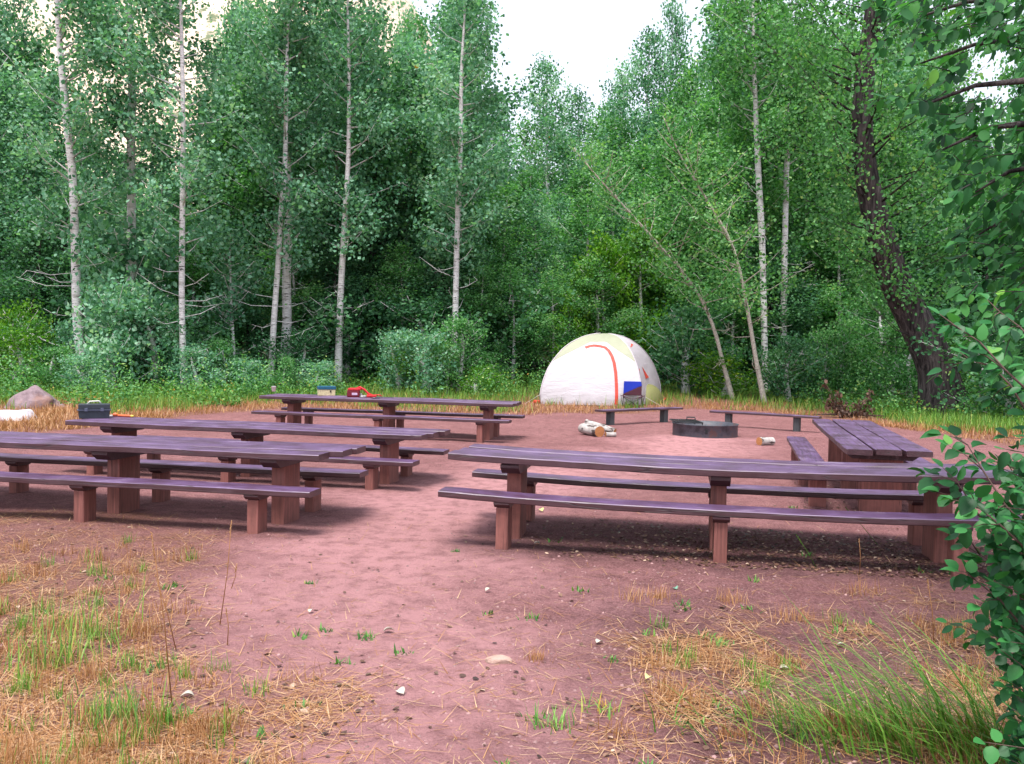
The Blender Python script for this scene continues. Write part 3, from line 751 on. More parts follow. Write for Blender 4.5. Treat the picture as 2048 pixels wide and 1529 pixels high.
# dirt floor litter of fallen brown leaves and pebbles
def flat_leaves(name, XY, size, mat, seed, lift=.006, tint=(.5, .3)):
    n = len(XY); rg = np.random.default_rng(seed); P = np.column_stack([XY, zs(XY)+lift]); az = rg.uniform(0, 6.28, n); s = rg.uniform(*size, n)
    d = np.stack([np.cos(az), np.sin(az), rg.uniform(-.35, .35, n)], -1)*s[:, None]; e = np.stack([-np.sin(az), np.cos(az), rg.uniform(-.4, .4, n)], -1)*(s*.7)[:, None]
    up = np.zeros((n, 3)); up[:, 2] = s*rg.uniform(0, .35, n)
    V = np.stack([P-d, P-d*.3-e+up, P+d*.5-e*.8+up, P+d, P+d*.5+e*.8+up, P-d*.3+e+up], 1).reshape(-1, 3); b = np.arange(n)[:, None]*6
    o = mesh_obj(name, V, [np.concatenate([b+np.array([0, 1, 2, 3]), b+np.array([0, 3, 4, 5])])], mat, None, False, np.repeat(np.clip(tint[0]+tint[1]*rg.standard_normal(n), 0, 1), 6)); kind(o, 'stuff')
def under(k):
    x0, y0, th, L = TAB[k][:4]
    def f(x, y):
        dx, dy = x-x0, y-y0; lx = dx*math.cos(th)+dy*math.sin(th); ly = -dx*math.sin(th)+dy*math.cos(th)
        return 1.0 if -.3 < lx < L+.3 and abs(ly) < .85 else 0
    return f
uA = under('A'); uG = under('G')
flat_leaves('leaf_litter', field(6500, (-6, 8), (3.4, 20), lambda x, y: min(1, .006+1.0*uA(x, y)*sm(-.5, 2.5, x)+.5*uG(x, y)+.06*cover(x, y)), 15), (.006, .022), M['leaf_dead'], 16)
def pebbles(name, XY, size, mat, seed):
    n = len(XY); rg = np.random.default_rng(seed); P = np.column_stack([XY, zs(XY)]); s = rg.uniform(0, 1, n)**3*(size[1]-size[0])+size[0]
    base = np.array([(1, 0, 0), (.3, .9, 0), (-.8, .6, 0), (-.8, -.6, 0), (.3, -.9, 0), (.1, .05, .75), (.45, .35, .5), (-.4, -.3, .55)])
    V = P[:, None]+base[None]*s[:, None, None]*rg.uniform(.7, 1.3, (n, 8, 1)); fa = np.array([(0, 1, 6), (1, 2, 5), (1, 5, 6), (2, 3, 7), (2, 7, 5), (3, 4, 7), (4, 5, 7), (4, 0, 5), (0, 6, 5)])
    b = np.arange(n)[:, None, None]*8
    o = mesh_obj(name, V.reshape(-1, 3), [(b+fa).reshape(-1, 3)], mat, None, True); kind(o, 'stuff')
pebbles('pebbles', field(7000, (-5, 7), (3.3, 17), lambda x, y: .4+.6*max(0, nz(x, y, .8, 55)), 17), (.002, .013), plain('pebble_stone', (.27, .16, .155), .8, .3, 0, 9, .55), 18)

# a few bigger pale leaves on the dirt, each its own thing
def leaf_shape(L, W, cup, n=6):
    V = []; Q = []
    for i in range(n+1):
        t = i/n; w = W/2*math.sin(PI*min(1, t**.72))**.85 if 0 < t < 1 else 0.0005
        z = cup*math.sin(PI*t)*.6
        V += [(t*L, -w, z+cup*.8*w/W*2), (t*L, 0, z), (t*L, w, z+cup*.8*w/W*2)]
    for i in range(n):
        for j in range(2): Q.append((i*3+j, (i+1)*3+j, (i+1)*3+j+1, i*3+j+1))
    return V, Q
pale = plain('bleached_leaf', (.50, .46, .38), .6, .3, 0, 60, .15); pyel = plain('pale_yellow_leaf', (.52, .50, .20), .6, .3, 0, 60, .15); pgr = plain('grey_green_leaf', (.14, .30, .22), .5)
for i, (px, py, s, mt, lb) in enumerate([
    (1312, 1366, .058, pyel, 'yellow curled leaf on the dirt right of the tan stone'), (820, 1391, .062, pale, 'white curled leaf on the dirt, nearest the camera left of centre'),
    (778, 1267, .070, pale, 'long white leaf on the dirt beside a dark green weed'), (978, 1188, .052, pale, 'small pale leaf near the middle of the dirt, above the tan stone'),
    (1202, 1289, .055, pale, 'white leaf on the litter between the stone and the green grass'), (1683, 1291, .060, pale, 'white leaf among the green grass blades at the right'),
    (1568, 1340, .050, pale, 'creamy folded leaf left of the green grass clump'), (1362, 1180, .055, pgr, 'grey-green leaf lying above the dry tufts'),
    (1092, 1027, .075, pyel, 'pale yellow leaf under the right foreground table'), (1086, 1086, .06, pale, 'pale leaf on the shaded dirt beside a bench post'),
    (402, 1400, .065, pale, 'cream leaf in the dry grass at the lower left'), (626, 1228, .045, pale, 'small pale leaf at the end of the bare path')]):
    p = PH(px, py); V, Q = leaf_shape(s, s*.75, s*.25)
    o = mesh_obj('fallen_leaf', V, [Q], mt, None, True); md = o.modifiers.new('t', 'SOLIDIFY'); md.thickness = .001
    o.location = (p.x-s/2, p.y, zg(p.x, p.y)+.012); o.rotation_euler = (random.uniform(-.3, .3), random.uniform(-.2, .2), random.uniform(0, 6.28)); tag(o, lb, 'leaf', 'pale fallen leaves on the dirt')

# ------------------------------------------------------------------ big green clump, tall stalks
def tuft(name, label, c, n, h, w, spread, azc, azs, lean, mat, seed, tint, cat='grass tuft', group=None, curl=.5):
    rg = np.random.default_rng(seed); P = np.column_stack([rg.normal(0, spread[0], n), rg.normal(0, spread[1], n), np.zeros(n)])
    V, Q, T = blade_arrays(P, rg.uniform(*h, n), rg.uniform(*w, n), azc+rg.normal(0, azs, n), rg.uniform(*lean, n), curl)
    o = mesh_obj(name, V, [Q, T], mat, None, False, np.repeat(np.clip(tint[0]+tint[1]*rg.standard_normal(n), 0, 1), 7)); o.location = (c.x, c.y, zg(c.x, c.y)-.005)
    return tag(o, label, cat, group)
c = PH(1905, 1500); tuft('grass_clump', 'big clump of long bright green blades leaning left at the lower right', c, 330, (.25, .85), (.0035, .0095), (.34, .16), 2.95, .45, (.45, .86), M['grass'], 31, (.50, .16), 'grass clump', curl=.7)
c = PH(1700, 1480); tuft('grass_clump', 'lower spread of green blades in front of the big clump, at the bottom edge', c, 240, (.15, .45), (.0025, .005), (.36, .10), 2.9, .7, (.4, .9), M['grass'], 32, (.45, .25), 'grass clump', curl=.7)
c = PH(1600, 1215); 
c = PH(110, 1330); tuft('grass_clump', 'broad tuft of green and straw blades at the far lower left edge', c, 110, (.10, .30), (.002, .005), (.12, .12), 1.8, 1.2, (.1, .7), M['grass'], 35, (.5, .3), 'grass clump')
c = PH(150, 1270); tuft('grass_clump', 'tall thin green blades standing at the left edge of the dirt', c, 70, (.12, .42), (.002, .0038), (.16, .12), 1.2, .9, (.1, .6), M['grass'], 33, (.45, .25), 'grass clump')
c = PH(230, 1450); tuft('grass_clump', 'green grass clump among dry grass at the lower left corner', c, 130, (.08, .26), (.002, .0045), (.10, .07), 2.2, 1.0, (.1, .7), M['grass'], 34, (.4, .3), 'grass clump')
TUF = [(1075, 1325, 'orange dry tuft directly right of the flat tan stone', .10, 'straw', .38), (1270, 1205, 'yellow-orange tuft left of a paler tuft, below the right table', .16, 'straw', .45), (1315, 1200, 'stubbly golden tuft just right of its yellow-orange neighbour', .15, 'straw', .5), (1590, 1240, 'golden stubble tuft left of the long green blades', .16, 'straw', .5), (1460, 1205, 'golden stubble in front of the middle bench post', .14, 'straw', .5),
       (730, 1278, 'small dark green weed on the bare dirt left of the centre', .07, 'weed', .25), (1195, 1425, 'small upright weed, brown tipped, right of the lower centre', .12, 'weed', .75), (1100, 1450, 'straggly dark weed at the bottom centre', .14, 'weed', .6), (1440, 1290, 'green and brown weed sprawling among straw', .10, 'weed', .6), (1470, 1480, 'orange-brown weed stub at the bottom edge', .12, 'straw', .25), (910, 1103, 'little dark weed on the dirt left of the front bench post', .05, 'weed', .2), (620, 1170, 'flattened tiny weed on the bare path', .04, 'weed', .3)]
for i, (px, py, lb, h, mt, ti) in enumerate(TUF):
    c = PH(px, py); tuft('grass_tuft' if mt == 'straw' else 'weed', lb, c, 70 if mt == 'straw' else 34, (h*.4, h), (.0012, .0026) if mt == 'straw' else (.003, .006), (h*.4, h*.3), 1.5, 1.4, (.05, .6) if mt == 'straw' else (.2, .9), M[mt], 50+i, (ti, .2), 'grass tuft' if mt == 'straw' else 'weed', 'tufts on the dirt')
def stalk(label, base, tip, Y, seedlen, thick=.0032, green=False, droop=0):
    a = PH(*base); b = PY(tip[0], tip[1], a.y-.02)
    t = thing('grass_stalk', label, 'grass stalk', a, 0, 'tall thin grass stalks in the foreground')
    mt = M['straw'] if not green else M['grass']
    m = (a+b)/2+Vector((.01, 0, 0)); pts = [Vector((0, 0, 0)), m-a, b-a]
    MB().tube(pts, [thick, thick*.8, thick*.6], 5, .35).obj('stem', mt, t)
    rg = random.Random(int(base[0])); mb = MB(); d = (b-a).normalized()
    for k in range(int(seedlen/.004)):
        p = (b-a)-d*seedlen*(1-k*.004/seedlen)+Vector((0, 0, 0)); an = rg.uniform(0, 6.28)
        q = p+Vector((math.cos(an)*.006, math.sin(an)*.006, .009)); mb.tube([p, (p+q)/2, q], [.001, .0028, .0006], 4, rg.uniform(.3, .9))
    mb.obj('seed_head', mt, t)
stalk('tall brown seed stalk at the lower left, reaching up to the table shade', (345, 1420), (303, 1065), 0, .13)
stalk('stalk whose golden seed head stands in front of the left bench posts', (440, 1250), (463, 1042), 0, .09)
stalk('short orange seed stalk just right of the long thin one', (462, 1180), (474, 1128), 0, .07)
stalk('brown bending seed stalk at the left, between two taller ones', (352, 1300), (310, 1150), 0, .12)
stalk('thin brown stalk near the lower left, broken top', (455, 1290), (452, 1215), 0, .05)
stalk('thin green stalk leaning left under the right foreground table', (1632, 1135), (1592, 1070), 0, .10, .003, True)
stalk('long yellow-green stalk leaning left over the right bench', (1755, 1090), (1690, 1015), 0, .14, .003, True)
stalk('bare brown upright stalk under the right foreground table', (1719, 1150), (1718, 1078), 0, .03)
stalk('reddish dry stalk right of the long green blades', (1868, 1290), (1855, 1160), 0, .06)

# ------------------------------------------------------------------ trees
def leaf_quads(C, size, rg, tint, up_bias=.0, elong=1.0):
    n = len(C); nrm = rg.normal(0, 1, (n, 3)); nrm[:, 2] = np.abs(nrm[:, 2])+up_bias; nrm /= np.linalg.norm(nrm, axis=1)[:, None]
    a = rg.normal(0, 1, (n, 3)); a -= nrm*np.sum(a*nrm, 1)[:, None]; a /= np.linalg.norm(a, axis=1)[:, None]; b = np.cross(nrm, a)
    s = rg.uniform(*size, n)[:, None]; a = a*s*elong; b = b*s*.8
    f = nrm*s*.18
    V = np.stack([C-a, C-a*.15-b+f, C+a*.55-b*.6+f, C+a, C+a*.55+b*.6+f, C-a*.15+b+f], 1).reshape(-1, 3)
    k = np.arange(n)[:, None]*6
    return V, np.concatenate([k+np.array([0, 1, 2, 3]), k+np.array([0, 3, 4, 5])]), np.repeat(tint, 6)
def tree_parts(t, path, rad, zc0, zc1, R, nleaf, size, bark_m, leaf_m, seed, nbr=46, sig=.30, Rbot=.6, dead=8, nside=8, tshift=0.0, upang=(.25, .8), brr=.022, leaf_start=.35):
    """path: points (relative to t) up the trunk; crown between heights zc0 and zc1"""
    rg = np.random.default_rng(seed); r_ = random.Random(seed)
    mb = MB(); mb.tube(path, rad, nside)
    zsn = [p[2] for p in path]
    def at(z):
        z = min(max(z, zsn[0]), zsn[-1])
        for i in range(len(path)-1):
            if zsn[i] <= z <= zsn[i+1]:
                f = (z-zsn[i])/max(1e-6, zsn[i+1]-zsn[i]); return Vector(path[i]).lerp(Vector(path[i+1]), f), rad[i]+(rad[i+1]-rad[i])*f
        return Vector(path[-1]), rad[-1]
    cl = []; wt = []
    for k in range(nbr):
        f = (k+r_.random())/nbr; z = zc0+(zc1-zc0)*f
        p, rr = at(z); az = r_.uniform(0, 2*PI); prof = (Rbot+(1-Rbot)*math.sin(min(1, f*2.2)*PI/2))*(1-max(0, f-.45)/.55)**.75+.12
        L = R*prof*r_.uniform(.65, 1.15); el = r_.uniform(*upang)
        d = Vector((math.cos(az)*math.cos(el), math.sin(az)*math.cos(el), math.sin(el)))
        mid = p+d*L*.5+Vector((0, 0, -.04*L)); end = p+d*L+Vector((r_.uniform(-.2, .2)*L*.5, r_.uniform(-.2, .2)*L*.5, .06*L))
        mb.tube([p, mid, end], [min(rr*.6, brr+.006*L), brr*.6, .006], 4)
        m = max(3, int(L*4.5))
        for q in range(m):
            s = leaf_start+(1-leaf_start)*(q+r_.random())/m
            cpt = (p.lerp(mid, s*2) if s < .5 else mid.lerp(end, s*2-1)); j = Vector((r_.gauss(0, .16), r_.gauss(0, .16), r_.gauss(0, .14)))*L*.45
            if r_.random() < .35: mb.tube([cpt, cpt+j], [.008, .004], 3)
            cl.append(cpt+j); wt.append(r_.uniform(.3, 1.3))
    for k in range(dead):                                                 # bare lower branches
        z = zc0*r_.uniform(.25, 1.0); p, rr = at(z); az = r_.uniform(0, 2*PI); L = R*r_.uniform(.5, .9)
        e = p+Vector((math.cos(az)*L, math.sin(az)*L, r_.uniform(-.1, .5)*L)); mid = p.lerp(e, .5)+Vector((0, 0, -.08*L))
        mb.tube([p, mid, e], [.018, .012, .004], 4); 
        for q in range(3):
            a_ = mid.lerp(e, r_.random()); mb.tube([a_, a_+Vector((r_.uniform(-.4, .4), r_.uniform(-.4, .4), r_.uniform(-.3, .3)))], [.007, .003], 3)
    mb.obj('trunk', bark_m, t)
    wt = np.array(wt); wt /= wt.sum(); cl = np.array([tuple(c) for c in cl]); idx = rg.choice(len(cl), nleaf, p=wt)
    ct = np.clip(rg.normal(.47+tshift, .23, len(cl)), 0, .95)
    C = cl[idx]+rg.normal(0, 1, (nleaf, 3))*np.array([sig, sig, sig*.8]); tint = np.clip(ct[idx]+rg.normal(0, .13, nleaf), 0, .85)
    rare = rg.random(nleaf) < .0009; tint[rare] = 1
    V, Q, tt = leaf_quads(C, size, rg, tint); mesh_obj('crown', V, [Q], leaf_m, t, False, tt)
def pix_tree(name, label, cat, pts, widths, Y, top, **kw):
    """trunk through photo points at distance Y, then on up to height top"""
    base = PG(*pts[0]) if Y is None else None
    if Y is not None:
        b = PY(*pts[0], Y); base = Vector((b.x, Y, terr(b.x, Y)))
    Y = base.y
    P = [PY(x, y, Y) for x, y in pts]; P = [p for p in P if p.z > base.z+.3]
    path = [Vector((0, 0, -.3))]+[p-base for p in P]
    rad = [widths[0]/F*Y/2*1.25]+[w/F*Y/2 for w in widths[-len(P):]]
    if path[-1].z < top:
        d = (path[-1]-path[-2]).normalized(); d = Vector((d.x*.5, 0, max(.3, d.z))).normalized(); k = (top-path[-1].z)/d.z
        path.append(path[-1]+d*k*.5+Vector((random.uniform(-.2, .2), 0, 0))); rad.append(rad[-1]*.6); path.append(path[-1]+d*k*.5); rad.append(.012)
    # smooth subdivision
    np_, nr = [path[0]], [rad[0]]
    for i in range(len(path)-1):
        a0 = path[max(0, i-1)]; a1 = path[i]; a2 = path[i+1]; a3 = path[min(len(path)-1, i+2)]
        for s in (.33, .66, 1):
            q = .5*((2*a1)+(a2-a0)*s+(2*a0-5*a1+4*a2-a3)*s*s+(3*a1-a0-3*a2+a3)*s**3)
            if q.z > np_[-1].z+.02: np_.append(q); nr.append(rad[i]+(rad[i+1]-rad[i])*s)
    t = thing(name, label, cat, base, 0, kw.pop('group', None))
    tree_parts(t, np_, nr, **kw); return t
AS = 'pale aspens along the edge of the clearing'
LS = (.045, .095)
def aspen(label, pts, widths, Y, top=17, zc0=4.2, R=1.9, n=9000, seed=1, mat='leaf_blue', **kw):
    kw.setdefault('leaf_start', .48); kw.setdefault('dead', 9); kw.setdefault('nbr', 56)
    return pix_tree('aspen_tree', label, 'tree', pts, widths, Y, top, zc0=zc0, zc1=top+.2, R=R, nleaf=int(n*.85), size=LS, bark_m=M['aspen'], leaf_m=M[mat], seed=seed, group=AS, **kw)
aspen('leftmost tall aspen, thick grey-white trunk bending slightly left at the top', [(168, 760), (155, 640), (150, 480), (145, 350), (135, 260), (122, 120), (114, 0)], [20, 19, 17, 16, 15, 13, 10], 30, seed=1, R=2.2)
aspen('thick aspen second from the left, its lower trunk hidden by a leafy sapling', [(262, 780), (262, 600), (263, 400), (262, 300), (264, 200), (262, 80), (258, 0)], [20, 19, 18, 17, 16, 14, 12], 31.5, seed=2, R=2.0, zc0=7)
aspen('slim straight aspen behind the gap between the dark toolbox and the cup', [(370, 790), (364, 640), (364, 500), (365, 400), (366, 250), (364, 100)], [13, 12, 12, 11, 10, 8], 29, seed=3)
aspen('slender aspen behind the white cup, leaning slightly right', [(540, 775), (548, 640), (556, 530), (562, 430), (570, 330), (573, 150)], [12, 12, 11, 11, 10, 7], 32, seed=4)
aspen('thicker shaded aspen crossing behind the slender one above the white cup', [(570, 740), (574, 640), (573, 560), (578, 400), (574, 300)], [24, 19, 18, 15, 12], 33.4, seed=5, zc0=8)
aspen('aspen above the red bag with a curved white foot and black scars', [(676, 757), (679, 640), (686, 500), (692, 400), (697, 300), (698, 150)], [15, 13, 12, 11, 9, 7], 33, seed=6, zc0=4.6)
aspen('short leaning pale aspen stem between the two straight centre aspens', [(782, 735), (790, 670), (797, 620), (803, 570)], [11, 10, 9, 8], 38, top=8, zc0=3.5, R=1.4, n=4000, seed=7, dead=4)
aspen('straight slim aspen left of the tent, nearest the sky gap', [(908, 755), (911, 620), (914, 480), (917, 380), (921, 300), (923, 150)], [14, 12, 11, 10, 9, 7], 33, top=16.0, seed=8, zc0=4.6, R=1.7)
aspen('aspen behind the leaning saplings, left of the two straight right-hand aspens', [(1530, 745), (1527, 600), (1524, 480), (1519, 390), (1515, 310)], [13, 13, 13, 13, 12], 34, seed=9, zc0=7.5, mat='leaf_mid', R=2.0)
aspen('rightmost pale aspen, just left of the big dark leaning trunk', [(1566, 745), (1568, 600), (1570, 480), (1573, 350)], [13, 13, 12, 11], 34.4, seed=10, zc0=8, mat='leaf_mid', R=2.0)
aspen('very thin aspen sapling stem low in the bushes behind the table with the cup', [(470, 765), (467, 690), (462, 600)], [7, 6, 5], 32, top=5.5, zc0=2, R=1.1, n=2500, seed=12, dead=3)
LN = 'saplings leaning left beside the tent'
for lb, pts, w, sd, top in (('left of the two saplings leaning left beside the tent', [(1470, 799), (1447, 730), (1425, 650), (1385, 570), (1300, 470), (1200, 360), (1150, 300)], [11, 8.5, 7, 5.5, 4, 3, 2.5], 21, 8.6),
                  ('right of the two leaning saplings beside the tent, the taller one', [(1533, 806), (1512, 720), (1495, 620), (1468, 500), (1420, 410), (1365, 320), (1325, 230)], [11, 9, 7.5, 5.5, 4.5, 3.2, 2.5], 22, 9.6)):
    pix_tree('leaning_sapling', lb, 'tree', pts, w, None, top, zc0=2.9, zc1=top, R=2.0, nleaf=3900, size=(.035, .07), bark_m=M['sapling'], leaf_m=M['leaf_mid'], seed=sd, group=LN, nbr=40, dead=3, sig=.28, Rbot=.8, leaf_start=.45)
# big dark leaning cottonwood
pix_tree('cottonwood_tree', 'big dark rough-barked tree leaning left at the right side', 'tree', [(1892, 834), (1874, 740), (1834, 650), (1790, 560), (1755, 450), (1733, 350), (1724, 250), (1732, 130), (1748, 20)],
         [92, 74, 66, 60, 52, 44, 40, 36, 34], None, 15.5, zc0=2.6, zc1=15.5, R=3.6, nleaf=18000, size=(.035, .075), bark_m=M['cotton'], leaf_m=M['leaf_mid'], tshift=-.12, seed=30, nbr=80, sig=.30, dead=10, nside=18, brr=.026, Rbot=.40, leaf_start=.42)

# ---- background trees: prototypes copied
PROTO = {}
def proto(key, mat, Hh, R, n, zc0, seed, size=(.05, .10), bk='aspen', **kw):
    t = thing('thicket_tree', 'x', 'tree'); r_ = random.Random(seed); path = []; rad = []
    for i in range(9):
        f = i/8; path.append(Vector((.35*math.sin(f*3+seed)*f, .3*math.cos(f*2.5+seed)*f, -.4+Hh*f))); rad.append(.15*(1-f)**.8+.012)
    tree_parts(t, path, rad, zc0, Hh+.1, R, n, size, M[bk], M[mat], seed, **kw); PROTO[key] = t; t['used'] = 0
    t['H'] = Hh; return t
proto('a1', 'leaf_blue', 16, 2.2, 12000, 1.5, 101, nbr=60, dead=4, sig=.34)
proto('a2', 'leaf_blue', 16, 2.5, 12000, 3.0, 102, nbr=60, dead=6, sig=.34)
proto('m1', 'leaf_mid', 14, 2.6, 13000, .6, 103, nbr=60, dead=4, sig=.36)
proto('m2', 'leaf_mid', 12, 2.4, 11000, .4, 104, nbr=54, dead=2, sig=.34)
proto('d1', 'leaf_dark', 11, 2.6, 12000, .3, 105, nbr=54, dead=8, sig=.36, bk='cotton')
proto('y1', 'leaf_yel', 7, 1.9, 6500, .2, 106, nbr=40, dead=2, sig=.30)
proto('b1', 'leaf_mid', 3.4, 1.5, 3600, .05, 107, size=(.035, .07), nbr=34, dead=0, sig=.22, brr=.012, Rbot=.8, bk='aspen')
proto('b2', 'leaf_blue', 2.6, 1.25, 3000, .05, 108, size=(.035, .07), nbr=30, dead=0, sig=.20, brr=.010, Rbot=.8)
proto('b3', 'leaf_yel', 2.2, 1.3, 2600, .05, 109, size=(.03, .065), nbr=28, dead=0, sig=.20, brr=.010, Rbot=.85)
proto('b4', 'leaf_dark', 3.0, 1.6, 3600, .05, 110, size=(.035, .075), nbr=34, dead=0, sig=.24, brr=.012, Rbot=.85)
def put(key, x, y, hgt, rz, name, label, cat, group, fat=1.0):
    src = PROTO[key]
    if not src['used']: r = src; r['used'] = 1
    else:
        r = src.copy(); COL.objects.link(r)
        for ch in src.children:
            c_ = ch.copy(); COL.objects.link(c_); c_.parent = r
    r.name = name; s = hgt/src['H']; r.location = (x, y, terr(x, y)-.05); r.rotation_euler = (0, 0, rz); r.scale = (s*fat, s*fat, s)
    r['label'] = label; r['category'] = cat; r['group'] = group; return r
rr = random.Random(77)
def by_top(px, Y, pytop):
    p = PY(px, 600, Y); q = PY(px, pytop, Y); return p.x, q.z-terr(p.x, Y)
# individually placed far trees that draw the skyline of the gap
SKY = [('a1', 940, 44, -60, 1.1), ('a1', 985, 52, 215, .85), ('m1', 1045, 60, 245, 1.0), ('a2', 1095, 56, 118, .9), ('a2', 1150, 62, 190, 1.0), ('m1', 1195, 58, 215, .9), ('a1', 1240, 54, 130, .9), ('a2', 1285, 50, 55, .85), ('a1', 1325, 52, 5, .6), ('m1', 1375, 48, 120, .9), ('a2', 1425, 50, 20, .9), ('a1', 1455, 44, -80, 1.0)]
lbl = ['tall blue-green aspen bounding the sky gap on its left', 'thin pale tree in the notch at the left of the sky gap', 'low hazy tree at the bottom of the sky gap, left part', 'tree whose crown stands up in the middle of the sky gap', 'hazy round-topped tree right of the one standing in the sky gap', 'low pale tree in the dip at the right of the sky gap', 'tree on the rising right slope of the sky gap', 'tall pale tree left of the pointed top in the sky gap', 'pointed tall narrow tree at the right of the sky gap', 'rounder tree between the pointed top and the right-hand mass', 'tall tree starting the right-hand tree mass', 'tree closing the right-hand tree mass beside the sky gap']
for (k, px, Y, yt, fat), lb in zip(SKY, lbl):
    x, h = by_top(px, Y, yt); put(k, x, Y, h, rr.uniform(0, 6.28), 'far_tree', lb, 'tree', 'far trees round the sky gap', fat)
G1 = 'trees massed behind the clearing'
LB1 = {'L': 'leafy aspen in the dense wood behind the left half of the clearing', 'C': 'dense tree in the wood behind and beside the tent', 'R': 'dense tree in the wood behind the big dark leaning trunk'}
def zone(px): return 'L' if px < 960 else 'C' if px < 1480 else 'R'
for row, (Y, step, h0, h1) in enumerate([(38, 85, 11, 15), (43, 80, 15, 18.5), (50, 80, 18, 21), (60, 95, 21, 25)]):
    px = -110+row*23
    while px < 2160:
        p = px+rr.uniform(-22, 22); q = rr.uniform(-1.6, 1.6)
        x = PY(p, 600, Y+q).x; h = rr.uniform(h0, h1); z = zone(p)
        if 930 < p < 1500:       # keep below the skyline of the gap
            lim = 330 if p < 1230 else 230
            if p > 1400: lim = 110
            h = min(h, PY(p, lim+rr.uniform(0, 70), Y+q).z-terr(x, Y+q))
        if 70 < p < 440: h = min(h, PY(p, 330-60*row+rr.uniform(-50, 50), Y+q).z-terr(x, Y+q))
        if 1880 < p < 2060: h = min(h, PY(p, 270+rr.uniform(0, 60), Y+q).z-terr(x, Y+q))
        if z == 'L': k = rr.choice(['a1', 'a2', 'a1', 'm1', 'd1' if row < 2 else 'a2'])
        elif z == 'C': k = rr.choice(['m1', 'm2', 'm1', 'a2'])
        else: k = rr.choice(['m1', 'm2', 'a1', 'm1'])
        if 40 < p < 440 and row > 1:
            px += step; continue   # thinner wood at the upper left lets the hillside show
        put(k, x, Y+q, h, rr.uniform(0, 6.28), 'thicket_tree', LB1[z], 'tree', G1, min(1.35, 15/h))
        px += step
# lower dark understory row
for i in range(30):
    px = -80+i*74+rr.uniform(-20, 20); Y = rr.uniform(34.5, 37.5); x = PY(px, 600, Y).x; z = zone(px)
    k = 'd1' if rr.random() < (.6 if px < 1100 else .25) else 'm2'
    put(k, x, Y, rr.uniform(4.5, 7.5), rr.uniform(0, 6.28), 'thicket_tree', {'L': 'low dark bushy tree under the left aspens', 'C': 'low bushy tree behind the tent', 'R': 'low bushy tree in the green wall at the right'}[z], 'tree', 'low bushy trees under the tall ones', 1.4)
BU = [('y1', 1215, 35.0, 5.8, 'yellow-green tree rising behind the tent', .9), ('y1', 1140, 34.2, 3.6, 'bright yellow-green bush directly left of the tent top', .9), ('y1', 1290, 36, 6.6, 'yellow-tipped tree behind the upper leaning sapling', .9),
      ('b2', 230, 29, 3.6, 'leafy blue-green sapling hiding the second aspen trunk', .9), ('b2', 300, 30, 3.0, 'blue-green bush between the second and third aspens', 1.2), ('b2', 265, 31.5, 6.0, 'tall leafy sapling climbing in front of the second aspen', .8), ('b2', 400, 28.8, 1.6, 'low leafy bush at the foot of the third aspen', 1.3), ('b1', 445, 30, 1.8, 'low green bush left of the table with the white cup', 1.2),
      ('b2', 500, 29.5, 1.2, 'small leafy bush just behind the white cup', 1.5), ('b3', 30, 29, 2.0, 'yellowing bush behind the purple-brown boulder', 1.3), ('b1', 110, 28.5, 1.5, 'green bush right of the boulder', 1.4), ('b2', 170, 27.5, 1.3, 'low bush at the foot of the leftmost aspen', 1.4),
      ('b2', 640, 30.5, 1.1, 'low leafy bush behind the cream tackle box', 1.6), ('b1', 985, 34, 1.3, 'green weedy bush between the straight aspen and the tent', 1.4), ('b3', 960, 31, 1.0, 'low yellow-green bush at the foot of the straight aspen', 1.6), ('b4', 1020, 36.5, 4.2, 'dark bush left of the tent', 1.2), ('b4', 1380, 33, 3.2, 'dark bush immediately right of the tent', 1.2),
      ('b3', 1600, 32, 1.5, 'bright green bush behind the right leaning sapling', 1.3), ('b1', 1690, 31.5, 2.9, 'bright green bush left of the big dark trunk', .9), ('b1', 1775, 33, 3.9, 'leafy bush behind the big dark trunk', 1.0), ('b1', 1960, 27, 2.6, 'bushy undergrowth right of the big dark trunk', 1.2), ('b4', 2030, 25, 3.0, 'dark undergrowth at the right edge behind the near shrub', 1.2), ('b4', 700, 34.5, 3.4, 'dark bush behind the aspen above the red bag', 1.3), ('b4', 840, 34.5, 3.2, 'dark bush between the short leaning stem and straight aspen', 1.4), ('b3', 1450, 32, 1.5, 'yellow-green brush behind the left leaning sapling', 1.6)]
for k, px, Y, h, lb, fat in BU:
    x = PY(px, 600, Y).x; put(k, x, Y, h, rr.uniform(0, 6.28), 'bush', lb, 'bush', 'bushes along the edge of the wood', fat)
for i in range(34):
    px = rr.uniform(-60, 2100) if i > 13 else rr.uniform(-60, 900)
    if 980 < px < 1560: continue
    Y = rr.uniform(29.5, 33); x = PY(px, 600, Y).x; k = rr.choice(['b1', 'b2', 'b4', 'b3'] if px < 900 else ['b1', 'b1', 'b4', 'b3'])
    put(k, x, Y, rr.uniform(.9, 3.0), rr.uniform(0, 6.28), 'bush', 'leafy bush lost in the unbroken row of undergrowth along the wood edge', 'bush', 'undergrowth bushes', rr.uniform(.75, 1.25))
for k, t in PROTO.items():
    if not t['used']: put(k, 0, 45, 8, 0, 'thicket_tree', LB1['C'], 'tree', G1)
for o in bpy.data.objects:
    for kk in ('used', 'H'):
        if kk in o: del o[kk]
